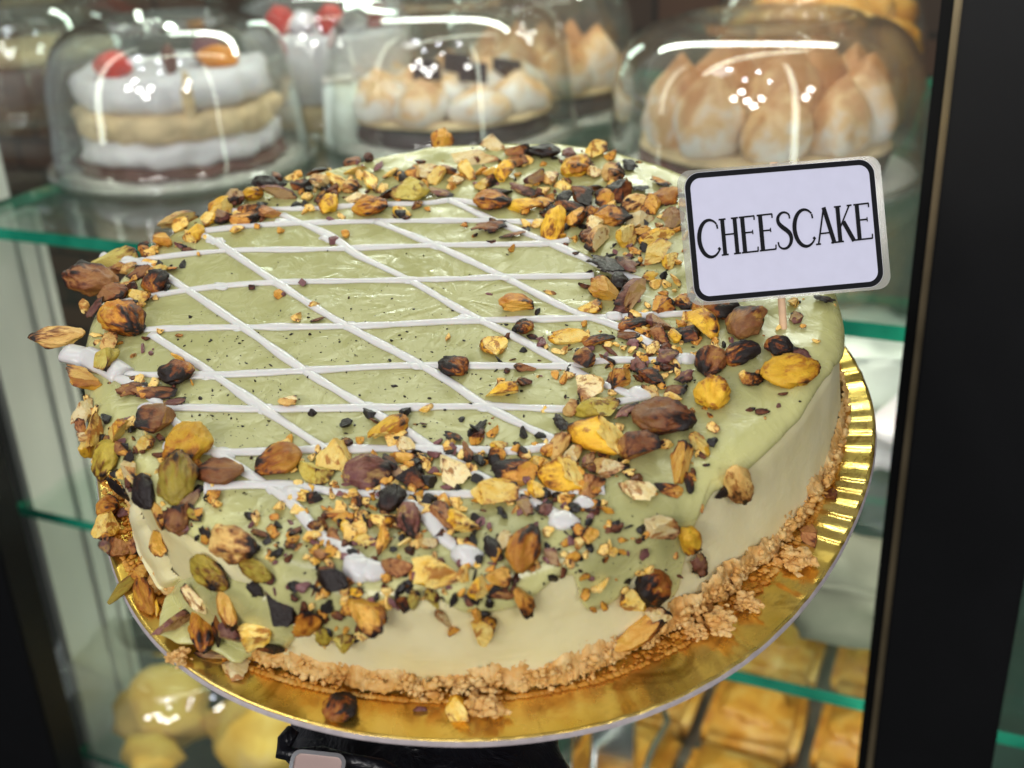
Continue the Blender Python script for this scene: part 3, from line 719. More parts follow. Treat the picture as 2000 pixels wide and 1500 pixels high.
for k in range(7000):
    a = rr.uniform(-PI, 0.45) if rr.random() < .93 else rr.uniform(.45, PI)
    cl = noise.noise(Vector((math.cos(a) * 9, math.sin(a) * 9, 8)))
    if noise.noise(Vector((math.cos(a) * 26, math.sin(a) * 26, 3))) < rr.uniform(-.5, .35): continue
    r = min(Rbf(a), Rtf(a) + .004) + rr.uniform(.0, .0019) + max(0, cl) * .0045 * rr.random()
    z = rr.uniform(.0008, .0075); s = .00018 + .0011 * rr.random() ** 3.2
    q = Matrix.Rotation(rr.uniform(0, 6), 3, Vector((rr.random(), rr.random(), rr.random())).normalized())
    blob(bm, (OX + r * math.cos(a), OY + r * math.sin(a), z), s * rr.uniform(.8, 2.0), s, s * rr.uniform(.5, 1.1), rough=.45, freq=1.5, sub=1, M=q, seed=k)
cobj('crust', bm, M['crust'])

# gold board ---------------------------------------------------------------
bd = empty('gold_cake_board', BC, 'round gold foil cake board with fluted rim under the cheesecake', 'cake board'); bd.matrix_world = FR
bm = bmesh.new(); NB = 1080
def bring(fr, z0, flute):
    ring = []
    for i in range(NB):
        a = 2 * PI * i / NB; r = RBf(a) * fr; w_ = max(0, math.cos(a - .1)) ** 1.5 + .03 + .3 * max(0, math.cos(a - PI)) ** 3
        zz = z0 + (flute * w_ * .00042 * (math.sin(a * 96 + 5 * math.sin(a * 5) + 3 * noise.noise(Vector((a * 6, 0, 0)))) * (.6 + .8 * noise.noise(Vector((a * 11, 4, 0)))) + .5 * noise.noise(Vector((a * 40, fr * 3, 0)))) if flute else 0) + .0005 * noise.noise(Vector((r * math.cos(a) * 30, r * math.sin(a) * 30, 0)))
        ring.append(bm.verts.new((r * math.cos(a), r * math.sin(a), zz)))
    return ring
spec = [(.5, -.0003, 0), (.80, -.0003, 0), (.87, -.0003, .3), (.90, -.0003, .8), (.93, -.0002, 1), (.96, 0, 1.1), (.985, .0003, 1), (.995, .0004, .9), (.997, -.0002, 0), (.999, -.0012, 0), (.995, -.0019, 0), (.5, -.0021, 0)]
rg = [bring(*s) for s in spec]
for k, (A, B) in enumerate(zip(rg, rg[1:])):
    for i in range(NB):
        j = (i + 1) % NB; f = bm.faces.new((A[i], B[i], B[j], A[j])); f.material_index = 0 if k < 7 else 1
bm.faces.new(rg[0]); f = bm.faces.new(rg[-1][::-1]); f.material_index = 1
bm.normal_update(); bdT = BVHTree.FromBMesh(bm)
me = bpy.data.meshes.new('foil'); bm.to_mesh(me); bm.free(); me.materials.append(M['gold']); me.materials.append(M['card_edge'])
for p in me.polygons: p.use_smooth = p.material_index == 0
o = bpy.data.objects.new('foil', me); COL.objects.link(o); o.parent = bd
# amber crumbs on the board; their wide band also stands for the crust's reflection
bm = bmesh.new(); rr = random.Random(5)
for k in range(2600):
    a = rr.uniform(-PI * 1.02, .5); cl = noise.noise(Vector((math.cos(a) * 5, math.sin(a) * 5, 2)))
    r = min(Rbf(a), Rtf(a) + .004) + .002 + abs(rr.gauss(0, .0062 + max(0, cl) * .004)); r = min(r, RBf(a) * .975)
    s = rr.uniform(.0002, .0009)
    blob(bm, (OX + r * math.cos(a), OY + r * math.sin(a), s * .3), s * rr.uniform(.8, 1.8), s * 1.2, s * .6, rough=.3, sub=1, seed=k)
for v in bm.verts: v.co = FR @ v.co
o = obj('crumbs_and_reflection', bm, M['amber']); props(o, 'amber biscuit crumbs, also imitating the crust reflection, on the gold board around the crust', 'crumbs', kind='stuff')

# ------------------------------------------------------------------ nuts
def mesh_of(bm, name, nm=2):
    me = bpy.data.meshes.new(name); bm.normal_update(); bm.to_mesh(me); bm.free()
    for i in range(nm): me.materials.append(None)
    for p in me.polygons: p.use_smooth = p.material_index == 0
    return me
def kernel(seed):
    rr = random.Random(seed); bm = bmesh.new(); bmesh.ops.create_icosphere(bm, subdivisions=4, radius=.5)
    sd = Vector((seed, seed * 2.3, 0)); b = rr.uniform(-.25, .25)
    for v in bm.verts:
        p = v.co.copy(); x = p.x * 2
        k = 1 - .22 * max(0, x) ** 2 + .05 * math.sin(3 * math.atan2(p.z, p.y) + seed)
        n = noise.noise(p * 3 + sd) * .16 + noise.noise(Vector((p.x * 3, p.y * 11, p.z * 11)) + sd) * .09 + noise.noise(p * 14 + sd) * .04
        groove = -.07 * math.exp(-((p.y + .02) / .06) ** 2) if p.z > 0 else 0
        v.co = Vector((p.x * (1 + n * .5), p.y * (k + n * 2) + b * (x * x) * .3, p.z * (k + n * 2) + groove))
    return mesh_of(bm, 'nut_kernel')
def chunk(seed, ncut=4, sl=False):
    rr = random.Random(seed * 17 + 1); bm = bmesh.new(); bmesh.ops.create_icosphere(bm, subdivisions=4, radius=.62)
    sd = Vector((seed * 1.3, 0, seed))
    for v in bm.verts:
        p = v.co; n = noise.noise(p * 2.6 + sd) * .26 + noise.noise(p * 7 + sd) * .07; v.co = p * (1 + n)
    for i in range(ncut):
        d = Vector((rr.uniform(-1, 1), rr.uniform(-1, 1), rr.uniform(-.5, 1))).normalized(); q = rr.uniform(.12, .42)
        r = bmesh.ops.bisect_plane(bm, geom=bm.verts[:] + bm.edges[:] + bm.faces[:], plane_co=d * q, plane_no=d, clear_outer=True)
        ed = [e for e in bm.edges if e.is_boundary]
        if ed:
            f = bmesh.ops.triangle_fill(bm, use_beauty=True, edges=ed)
            for g_ in f['geom']:
                if isinstance(g_, bmesh.types.BMFace): g_.material_index = 1
    fl = [f for f in bm.faces if f.material_index == 1]
    bmesh.ops.triangulate(bm, faces=fl)
    for _ in range(2):
        ed = [e for e in bm.edges if e.calc_length() > .12 and any(f.material_index == 1 for f in e.link_faces)]
        if ed: bmesh.ops.subdivide_edges(bm, edges=ed, cuts=1); bmesh.ops.triangulate(bm, faces=[f for f in bm.faces if len(f.verts) > 4])
    for v in bm.verts:
        if any(f.material_index == 1 for f in v.link_faces): v.co += Vector((1, 1, 1)) * .05 * noise.noise(v.co * 6 + sd)
    mn = Vector([min(v.co[i] for v in bm.verts) for i in range(3)]); mx_ = Vector([max(v.co[i] for v in bm.verts) for i in range(3)])
    for v in bm.verts: v.co = Vector([(v.co[i] - (mn[i] + mx_[i]) / 2) / (mx_[i] - mn[i]) for i in range(3)])
    return mesh_of(bm, 'nut_chunk')
def flake(seed):
    rr = random.Random(seed * 5 + 2); bm = bmesh.new(); N = 18; G = {}
    sd = seed * 3.7
    def inside(x, y):
        a = math.atan2(y, x); r = math.hypot(x, y); return r < .48 + .16 * noise.noise(Vector((math.cos(a) * 1.6 + sd, math.sin(a) * 1.6, 0))) + .07 * noise.noise(Vector((math.cos(a) * 6 + sd, math.sin(a) * 6, 2)))
    for i in range(N + 1):
        for j in range(N + 1):
            x, y = i / N * 1.2 - .6, j / N * 1.2 - .6
            if inside(x, y):
                z = .38 - 1.5 * (x * x * .5 + y * y) + .14 * noise.noise(Vector((x * 4 + sd, y * 4, 0)))
                G[i, j] = bm.verts.new((x, y, z))
    for (i, j), v in list(G.items()):
        q = [G.get((i + 1, j)), G.get((i + 1, j + 1)), G.get((i, j + 1))]
        if all(q): bm.faces.new((v, *q))
    for v in [v for v in bm.verts if not v.link_faces]: bm.verts.remove(v)
    bmesh.ops.recalc_face_normals(bm, faces=bm.faces[:])
    gm = bmesh.ops.solidify(bm, geom=bm.faces[:], thickness=.09)
    return mesh_of(bm, 'nut_flake')
KER = [kernel(i) for i in range(9)] + [chunk(60 + i, 1) for i in range(4)]; CHK = [chunk(i, 3 + i % 3) for i in range(14)]; FLK = [flake(i) for i in range(7)]
NUTS = """520 362 54 32 25 K w|546 386 54 38 20 P c|496 386 38 32 0 Y w|524 422 46 24 8 B w|488 416 42 26 0 D c|588 368 42 24 0 K c|568 344 32 18 -20 Y c|624 364 44 36 -10 T c|626 388 38 16 -50 K f
642 406 36 34 0 Y w|606 410 24 16 0 Y c|600 388 24 18 0 Y w|660 358 46 24 35 Y c|650 374 26 24 0 K c|686 370 32 26 10 T w|698 388 44 18 -20 T c|688 320 34 24 0 B w|694 338 50 18 -15 Y c|726 362 64 26 50 Y c
748 370 32 20 -60 Y c|740 330 30 20 -60 P f|764 344 30 20 0 Y c|726 411 62 36 5 O w|784 418 40 20 20 Y c|804 382 66 42 10 G c|788 350 42 24 30 K f|808 350 32 26 0 D c|828 344 42 34 0 T c|852 350 38 32 0 Y c
760 386 30 26 0 K c|860 381 52 22 10 P f|864 279 44 40 0 O c|620 336 46 20 -10 K c|584 340 22 18 0 D c|636 331 24 12 0 T c|540 346 30 20 10 K c|927 312 102 28 2 T c|967 285 44 28 10 T c|1010 297 48 30 0 B c
1012 318 44 28 0 B c|1062 302 62 28 10 K w|1110 305 30 26 -70 P f|1126 334 54 38 10 Y w|1165 300 42 38 0 Y c|1160 342 32 28 0 T c|1197 347 44 38 0 T w|1230 327 30 24 40 K f|912 342 36 32 0 Y c|940 340 22 20 0 O c
957 340 32 22 0 Y c|987 345 42 36 0 Y c|962 357 26 26 0 K c|940 366 28 26 0 Y c|872 337 42 22 20 B c|890 358 32 22 0 T c|1040 354 42 36 -20 P w|1030 368 22 14 0 Y c|1022 376 62 22 25 P f|1075 354 32 30 0 T c
1102 365 36 20 20 Y c|1062 377 28 22 0 Y c|1150 375 54 20 0 D c|960 401 68 36 8 O w|978 382 42 26 0 K c|1027 410 62 30 15 Y c|1062 401 36 22 10 O c|1102 397 34 28 0 K c|1140 395 58 38 20 K c|1182 395 42 30 -10 O c
1207 385 52 36 0 K c|1250 376 34 32 0 K f|1115 411 58 22 15 D c|1072 418 38 26 0 K c|1080 450 74 44 -80 Y w|1122 433 44 38 0 O c|1152 420 36 24 -20 D c|1050 441 28 18 -10 T c|957 447 70 28 -8 B f|1002 463 54 20 -10 B f
1240 405 52 30 -15 T w|1272 408 36 32 0 O c|1250 432 58 30 -15 T c|1195 432 60 42 -10 D c|1162 447 32 28 0 T c|1190 407 28 22 0 T c|1167 477 60 46 -10 T c|1145 466 28 24 0 B w|1222 467 40 38 0 Y c|1252 456 38 24 0 O c
1280 470 58 32 10 Y c|1312 438 34 42 -60 P c|1287 445 18 16 0 Y c|1290 362 44 28 30 O f|1297 392 62 36 -20 O f|1317 415 22 22 0 O c|1282 502 62 42 -25 Y c|1240 493 32 16 30 O f|1308 517 30 26 0 Y c|1186 528 72 50 15 K f
1222 526 52 40 30 P f|1210 557 34 28 0 K w|1178 578 54 42 40 O w|1230 590 84 48 -12 P c|1152 604 46 28 -5 Y c|1270 545 30 24 -20 Y f|1280 559 26 16 0 T c|1246 558 28 12 20 K c|1302 558 20 14 0 Y c|1294 574 24 12 10 O c
1300 602 50 34 10 D c|1320 594 20 16 0 P f|1370 612 34 36 60 O c|1412 610 66 40 -10 D w|1242 618 24 20 50 T c|1226 627 14 12 0 Y c|1236 638 60 22 -5 D w|1258 648 32 20 20 O c|1284 638 46 34 40 P c|1228 660 46 22 10 B f
1316 662 34 32 30 Y c|1288 660 38 28 0 B c|1342 656 54 36 20 K c|1372 646 58 48 -10 Y w|1336 628 38 14 80 Y c|1360 668 24 16 0 O c|1110 667 62 38 15 Y c|1168 668 62 20 -15 D w|1126 652 28 14 20 B f|1192 688 40 9 40 B c
1152 684 20 18 0 P f|1142 713 48 46 -80 B c|1186 706 36 20 60 D c|1218 682 14 14 0 Y c|1235 686 18 12 0 Y c|1274 681 22 12 0 Y c|1266 696 24 12 -10 K c|1302 684 28 16 0 K w|1304 703 44 28 0 P c|1246 721 36 34 70 P f
1260 714 18 14 0 P c|1278 710 14 10 0 Y c|1284 722 26 12 10 O c|1318 714 22 16 0 Y c|1324 733 26 14 70 Y c|1328 688 20 10 80 O c|1398 678 20 14 40 T c|1386 716 58 50 -60 B w|1108 734 26 18 30 Y c|1457 641 76 60 -50 B w
1448 697 68 36 -20 D w|1521 682 52 36 15 D w|1563 697 42 26 30 P f|1546 736 112 50 -12 Y w|1465 743 48 34 20 D c|1488 806 34 13 0 B f|1530 771 24 10 -20 K c|1607 589 44 24 0 K f|1549 594 24 22 0 Y c|1553 626 28 24 -50 P c
1392 778 68 60 -80 Y w|1206 748 46 42 -50 D c|1150 763 56 42 -15 T c|1269 773 42 26 60 T c|1273 741 52 28 0 K c|1336 742 42 26 -40 P f|1320 769 42 28 20 B f|1168 805 88 48 -15 G c|1224 812 50 42 -50 P f|1297 826 118 62 8 B w
1311 780 32 20 30 Y c|1168 865 108 72 22 Y w|1095 831 44 26 60 K f|1115 804 32 28 0 T c|1245 886 78 60 30 B w|1091 879 58 36 -65 T w|1122 893 42 30 -40 T c|1150 903 28 24 0 P c|1184 921 52 34 25 T c|1098 938 86 60 5 Y w
1154 958 58 44 -70 B c|1238 960 86 46 25 T c|1325 912 82 42 -72 O w|1344 945 52 18 80 K c|1304 959 58 20 15 D c|1366 874 52 30 65 Y c|1392 840 28 24 60 Y c|1434 938 92 50 62 T w|1409 958 40 22 -22 K w|1052 966 46 34 40 Y c
986 768 58 36 12 Y c|1025 722 42 18 5 B c|1025 750 30 22 0 K c|975 875 34 20 0 Y c|970 898 34 28 0 D c|1020 887 54 22 55 D f|1048 909 32 26 30 Y c|1001 930 82 40 12 D c|968 972 88 56 10 Y c|1098 976 26 16 0 Y c
1027 995 36 30 0 P c|1064 999 36 26 0 P f|1156 1000 32 16 0 K c|1025 1077 102 56 -68 O w|986 1062 34 32 0 T c|963 1077 50 28 60 K w|975 1125 48 38 20 O c|1022 1168 62 34 70 D c|979 1160 62 24 5 B f|1150 1050 36 32 0 O c
1139 1125 24 14 -40 O c|1190 1037 20 12 0 K c|1217 1055 24 12 0 O c|1128 1062 26 20 -60 T c|1076 1088 38 30 20 P c|1113 1094 36 14 -20 Y f|1285 1032 66 52 35 T c|1339 1047 56 46 50 Y w|1359 1099 64 40 60 P f|1266 1138 70 50 -45 D w
1229 1170 52 42 40 Y c|1285 1167 32 18 -40 D c|1244 1224 100 52 -15 O w|1273 1198 44 40 -60 T c|661 892 78 60 -62 Y c|762 846 80 42 -35 Y w|793 876 34 32 60 T c|545 906 92 46 -12 O w|613 928 66 42 20 G c|720 931 86 50 5 P w
760 911 46 32 25 K c|775 926 34 20 10 P c|811 940 54 44 30 K c|784 898 52 20 18 O c|829 900 28 22 70 Y c|880 920 80 54 50 T c|912 886 48 22 75 B c|885 858 36 26 20 D f|584 971 44 20 20 Y c|613 976 34 22 10 K c
661 1011 56 30 5 O w|629 1028 30 20 70 K c|693 971 26 22 30 Y c|725 970 22 18 0 O c|705 981 16 12 0 Y c|766 982 54 46 -80 K w|753 1018 44 38 20 Y c|800 1024 68 42 82 P w|749 1062 52 30 84 O c|683 1037 32 28 60 Y c
701 1031 26 22 20 T c|712 1059 44 22 -15 Y c|651 1053 36 24 75 B c|800 1078 22 18 0 K c|837 1064 36 24 10 T c|866 1016 66 38 62 B c|901 1028 58 46 38 Y c|869 981 30 20 0 O c|893 986 30 22 70 Y c|819 970 20 18 0 O c
917 1070 32 16 20 O c|853 1120 100 60 6 Y c|775 1114 60 36 22 B w|655 1133 72 50 42 K c|683 1133 24 14 30 D c|629 1088 34 24 20 B c|568 1069 32 20 40 B f|619 1143 54 10 -65 B c|552 1167 104 74 -72 K w|608 1207 84 58 -50 O f
723 1190 84 54 48 O w|696 1157 36 20 10 Y f|757 1154 26 20 0 T c|787 1176 38 28 30 K c|808 1168 44 22 -75 G c|843 1166 48 22 60 G c|867 1208 60 18 52 T c|886 1230 24 20 0 O c|940 1222 56 48 -70 Y c|931 1150 44 38 -30 Y c
635 1238 40 28 80 G w|675 1246 46 30 -25 G c|712 1227 36 14 -20 K c|680 1192 32 24 50 D c|462 1068 94 60 20 T w|405 1048 42 22 68 K f|510 1046 46 20 32 B f|537 1048 20 14 0 O c|417 1113 84 46 32 G w|502 1111 72 34 22 G w
500 1150 38 34 50 K f|385 1168 70 26 65 T c|452 1186 62 38 80 O w|457 1228 52 46 50 P c|505 1232 64 54 -20 Y c|400 1240 80 50 84 O w|428 1232 70 26 84 K w|340 1227 78 48 -10 P c|530 1263 60 24 -12 K c|512 1286 76 26 5 Y f
455 1310 58 44 15 T c|417 1283 76 16 12 P c|278 1128 42 36 60 O c|283 1165 88 34 72 O w|242 1152 80 20 -38 G c|310 1142 56 38 -50 T c|307 1190 38 20 -70 Y c|212 997 46 36 -10 O w|210 1037 54 46 -60 Y c|242 1005 26 24 0 P f
230 1072 52 44 -20 B c|262 1068 42 38 0 B c|205 1066 30 24 60 P f|355 1017 58 44 80 B w|315 1005 60 24 80 O c|315 1056 46 34 80 O c|162 745 84 42 12 O w|207 712 56 46 -40 G c|345 737 60 46 -30 D w|262 744 24 18 0 K f
260 765 66 26 -18 B f|302 752 22 18 0 Y c|305 773 94 30 2 B f|340 790 58 20 -5 P f|305 831 86 56 -22 B c|162 800 60 32 -68 T c|157 836 36 20 80 B c|162 855 34 22 0 T c|186 808 42 16 -60 G f|192 856 80 54 -62 Y c
235 845 52 36 -35 Y c|285 872 36 26 0 Y c|215 896 68 42 -72 G w|236 880 36 28 50 B c|372 886 88 70 -60 Y w|350 946 96 68 -85 G w|372 982 54 20 -48 P c|427 930 96 42 5 B w|255 897 30 26 -80 K f|260 926 58 34 70 T c
240 952 64 34 40 K f|288 962 70 34 70 K w|190 905 26 20 60 T c|200 932 30 22 70 K c|380 1008 42 26 30 G f|565 788 40 28 -20 T c|350 438 78 48 -10 T c|356 447 42 32 0 Y c|384 460 44 26 -50 Y w|410 432 42 26 -20 Y c
434 428 42 38 60 P c|320 476 54 32 8 O c|278 478 24 20 0 K c|288 494 42 20 35 O w|302 488 22 16 0 Y c|368 490 30 10 0 K f|222 506 94 30 -16 G c|264 504 36 22 -70 G c|228 523 54 22 -14 B c|180 554 92 62 8 B w
254 526 32 26 0 T c|270 538 54 20 -30 B f|292 516 30 13 10 Y c|276 524 22 9 0 K c|308 536 42 24 -10 Y c|332 528 38 16 5 O f|308 560 46 44 -60 D w|246 560 28 18 20 T c|226 580 52 34 0 B w|274 584 44 30 28 Y c
250 600 40 18 0 K c|164 598 28 20 -75 G c|196 606 52 38 -40 P f|244 638 82 68 45 O w|112 659 100 32 170 T w|188 656 36 12 0 G f|216 674 42 28 -20 T c|310 648 20 14 30 Y c|348 703 26 20 50 O c|1008 598 66 36 -5 O w
967 684 54 36 -12 Y c|1022 645 36 28 10 D w|887 723 54 38 12 D w|935 840 50 18 -52 K f|545 578 22 18 0 O c|620 627 32 13 -10 B f|650 473 22 16 -40 P c|460 397 38 38 60 P c|430 417 42 36 0 Y c|480 430 52 32 0 D c
665 1390 66 52 -40 D w|892 1392 68 42 78 Y c|822 1388 28 14 10 P c|1585 1053 46 34 60 B c|1622 966 28 24 0 K c|1340 595 40 30 0 D c"""
names = {'Y': 'golden yellow', 'T': 'pale tan', 'G': 'olive green', 'O': 'orange brown', 'B': 'brown skinned', 'P': 'purplish', 'K': 'charred black', 'D': 'half charred'}
shp = {'w': 'whole pistachio kernel', 'c': 'chopped pistachio piece', 'f': 'curled pistachio skin flake'}
LM = [((1500, 720), 'near the right rim below the name card'), ((1300, 850), 'in the right hand pile below the lattice'), ((1050, 940), 'in the front pile right of centre'), ((800, 980), 'in the front pile at centre'), ((560, 950), 'on the front lattice'), ((340, 900), 'near the front left rim'), ((200, 850), 'hanging on the left rim'), ((170, 700), 'on the left rim at the icing drip'),
      ((230, 540), 'on the upper left rim'), ((340, 450), 'on the rim beside the green shelf edge'), ((480, 400), 'on the back left rim'), ((640, 370), 'in the back band left of centre'), ((800, 370), 'in the back band'), ((950, 330), 'at the back rim centre'), ((1130, 320), 'at the back rim right of centre'), ((1200, 410), 'in the pile left of the card top'),
      ((1270, 490), 'beside the left edge of the card'), ((1200, 570), 'left of the lower card corner'), ((1330, 640), 'just below the card corner'), ((1450, 640), 'beside the wooden pick'), ((1250, 720), 'in the skin scatter below the card'), ((1000, 680), 'lying alone on the lattice'), ((1250, 1180), 'stuck low on the front right side'), ((1330, 1060), 'on the rim above the side drip'),
      ((950, 1150), 'on the front side drip'), ((700, 1180), 'on the front left side drip'), ((500, 1100), 'on the side below the pale green patch'), ((420, 1230), 'in the low left drip'), ((240, 1060), 'on the gold board at the left'), ((300, 1150), 'at the lower left by the crust'), ((670, 1390), 'on the gold foil at the front'), ((890, 1390), 'on the gold foil at the front centre'), ((1590, 1050), 'at the crust on the right'), ((310, 780), 'on the left end of the lattice'), ((300, 560), 'at the left ends of the icing lines'), ((180, 1010), 'leaning at the far left of the board')]
bl = [l.split() for l in '|'.join(NUTS.strip().split('\n')).split('|')]
bl = [(float(a), float(b), float(c), float(d), float(e), f, g_) for a, b, c, d, e, f, g_ in bl]
order = sorted(range(len(bl)), key=lambda i: -bl[i][2] * bl[i][3])
print("NUTS", len(bl))
keep = set(order[:296])
stuff_bm = bmesh.new()
labels = {}
recs = []
rr = random.Random(21)
FI3 = FI.to_3x3(); F3 = FR.to_3x3()
def place(px, py, L_, W_, ang):
    P, n_, d_ = cast(glT, px, py)
    if P is None: P, n_, d_ = cast(bodyT, px, py)
    P2, n2, _ = cast(bodyT, px, py)
    if P2 is not None and (P2 - camL).length < (P - camL).length - .002: P, n_ = P2, n2
    P3_, n3_, _ = cast(gdT, px, py)
    if P3_ is not None: P, n_ = P3_, n3_
    if P is None:
        P, n_, d_ = cast(bdT, px, py)
        q = onplane(px, py, HH); 
        if P is None or (px < 190 and py < 900) or py < 700: P, n_ = q + Vector((0, 0, -.001)), Vector((0, 0, 1))
    if n_.dot(d_) > 0: n_ = -n_
    P = FR @ P; n_ = (F3 @ n_).normalized(); v = (P - CAM); D = v.dot(-CB); v = v.normalized()
    a = math.radians(ang); im = CR * math.cos(a) - CU * math.sin(a)
    vn = v.dot(n_); s_ = -im.dot(n_) / (vn if abs(vn) > .35 else math.copysign(.35, vn)); s_ = max(-.9, min(.9, s_))
    t_ = im + v * s_; k = t_.length; t_.normalize()
    y_ = n_.cross(t_).normalized(); z_ = t_.cross(y_).normalized()
    if z_.dot(n_) < 0: y_, z_ = -y_, -z_
    mm = D / FPX
    # width across: apparent size of y_ axis
    ya = y_ - v * y_.dot(v); wy = W_ * mm / max(.62, ya.length)
    return P, Matrix((t_, y_, z_)).transposed(), L_ * mm * min(k, 1.25), wy, W_ * mm, n_
for idx, (px, py, L_, W_, ang, ty, sh) in enumerate(bl):
    P, Rm, lx, ly, w0, n_ = place(px, py, L_, W_, ang)
    th = {'w': .80, 'c': .78, 'f': .55}[sh] * min(w0, lx)
    me = rr.choice({'w': KER, 'c': CHK, 'f': FLK}[sh])
    if sh == 'w' and ty in 'BPKO' and idx % 2: me = CHK[(idx * 5) % len(CHK)]
    tilt = Matrix.Rotation(rr.uniform(-.3, .3), 3, 'X') @ Matrix.Rotation(rr.uniform(-.16, .16), 3, 'Y')
    flip = Matrix.Rotation(PI if rr.random() < .4 and (px, py) != (112, 659) else 0, 3, 'Z')
    R3 = Rm @ tilt @ flip
    loc = P + n_ * th * .36
    if idx in keep:
        o = bpy.data.objects.new({'w': 'pistachio_kernel', 'c': 'pistachio_piece', 'f': 'pistachio_skin'}[sh], me); COL.objects.link(o)
        o.matrix_world = Matrix.Translation(loc) @ R3.to_4x4() @ Matrix.Diagonal((lx * 1.06, ly * 1.06, th * 1.05, 1))
        for s_i in (0, 1):
            if s_i < len(o.material_slots): o.material_slots[s_i].link = 'OBJECT'; o.material_slots[s_i].material = NM[ty][s_i]
        z_ = min(LM, key=lambda q: (q[0][0] - px) ** 2 + (q[0][1] - py) ** 2)[1]
        recs.append([o, ty, sh, z_, px, py, L_ * W_])
    else:
        M4 = Matrix.Translation(loc) @ R3.to_4x4() @ Matrix.Diagonal((lx, ly, th, 1)); off_ = len(stuff_bm.faces)
        tmp = bmesh.new(); tmp.from_mesh(me); tmp.transform(M4); mi = {'Y': 0, 'T': 0, 'G': 0, 'O': 1, 'B': 2, 'P': 3, 'K': 2, 'D': 1}[ty]
        for f in tmp.faces: f.material_index = mi
        m_ = bpy.data.meshes.new('tmp'); tmp.to_mesh(m_); tmp.free(); stuff_bm.from_mesh(m_); bpy.data.meshes.remove(m_)
# labels: colour + shape + zone, then told apart by size and place within the zone
from collections import defaultdict
gr = defaultdict(list)
for r in recs: gr[(r[1], r[2], r[3])].append(r)
for key, L_ in gr.items():
    ty, sh, z_ = key; base = '%s %s %s' % (names[ty], shp[sh], z_)
    if len(L_) == 1: L_[0][0]['label'] = base
    else:
        xs = sorted(L_, key=lambda r: r[4]); spread = xs[-1][4] - xs[0][4]; ysr = sorted(L_, key=lambda r: r[5])
        if len(L_) == 2 and max(r[6] for r in L_) > 1.6 * min(r[6] for r in L_):
            s = sorted(L_, key=lambda r: r[6]); s[0][0]['label'] = 'smaller ' + base; s[1][0]['label'] = 'larger ' + base
        else:
            hor = spread >= ysr[-1][5] - ysr[0][5]; q = xs if hor else ysr
            first, last = ('leftmost', 'rightmost') if hor else ('topmost', 'lowest')
            ordw = ['', 'second', 'third', 'fourth', 'fifth', 'sixth', 'seventh']
            for i, r in enumerate(q):
                wd = first if i == 0 else last if i == len(q) - 1 else ('middle' if len(q) == 3 else '%s from the %s,' % (ordw[i], 'left' if hor else 'top'))
                r[0]['label'] = wd + ' ' + base
    for r in L_:
        r[0]['category'] = 'nut'; r[0]['group'] = {'w': 'whole roasted pistachio kernels on the cheesecake', 'c': 'chopped roasted pistachio pieces on the cheesecake', 'f': 'pistachio skin flakes on the cheesecake'}[sh]
# nut dust and specks -------------------------------------------------------
def tiny(px, py, s, mi, tree=glT, sub=1):
    P, n_, d_ = cast(tree, px, py)
    if P is None: return
    P = FR @ P; q = Matrix.Rotation(rr.uniform(0, 6), 3, Vector((rr.uniform(-1, 1), rr.uniform(-1, 1), rr.uniform(-1, 1))).normalized())
    V_, F_ = ico(sub); nv = []
    a, b, c = s * rr.uniform(.8, 1.9), s * rr.uniform(.5, 1), s * rr.uniform(.35, .8); sd = Vector((rr.random() * 50, 0, 0))
    for p in V_:
        k = 1 + .5 * noise.noise(p * 1.2 + sd); nv.append(stuff_bm.verts.new(P + q @ Vector((p.x * a * k, p.y * b * k, p.z * c * k))))
    for f in F_: stuff_bm.faces.new([nv[i] for i in f]).material_index = mi
CL = [(830, 690, 90), (870, 770, 80), (430, 690, 60), (400, 800, 60), (480, 840, 60), (620, 760, 90), (1000, 1000, 120), (1250, 700, 80), (1300, 560, 70), (760, 620, 130), (560, 700, 100), (720, 1020, 100), (1200, 1080, 80), (700, 860, 150), (900, 560, 150), (1250, 450, 80), (1100, 820, 120), (450, 1010, 80), (900, 1170, 90)]
for k in range(1500):
    cx, cy, sg = rr.choice(CL); px, py = rr.gauss(cx, sg), rr.gauss(cy, sg * .7)
    tiny(px, py, .00016 + .00055 * rr.random() ** 4.5, rr.choice((2, 2, 2, 4, 4, 1, 0)), sub=1)
SKIP_BOX = (240, 430, 900, 860)
for k in range(1350):
    q = bl[int(rr.random() * len(bl))]
    if k > 700:
        q = rr.choice([b_ for b_ in bl if b_[1] > 840 and b_[0] < 1300])
    px, py = q[0] + rr.gauss(0, 34), q[1] + rr.gauss(0, 26)
    if q[1] > 1300 or py > 1270 or (px > 1420 and py > 740) or (px > 1350 and py > 950): continue
    L_ = rr.uniform(12, 25) + (10 * rr.random() if k > 700 else 0); near = cast(glT, px, py)[0]
    if near is None: continue
    P, Rm, lx, ly, w0, n_ = place(px, py, L_, L_ * rr.uniform(.5, .9), rr.uniform(0, 180)); th = min(w0, lx) * .8
    me = rr.choice(CHK + FLK[:2])
    M4 = Matrix.Translation(P + n_ * th * .4) @ (Rm @ Matrix.Rotation(rr.uniform(-.5, .5), 3, 'X')).to_4x4() @ Matrix.Diagonal((lx, ly, th, 1))
    tmp = bmesh.new(); tmp.from_mesh(me); tmp.transform(M4); mi = rr.choice((0, 0, 0, 1, 1, 2, 2, 3, 4, 4))
    for f in tmp.faces: f.material_index = mi
    m_ = bpy.data.meshes.new('tmp'); tmp.to_mesh(m_); tmp.free(); stuff_bm.from_mesh(m_); bpy.data.meshes.remove(m_)
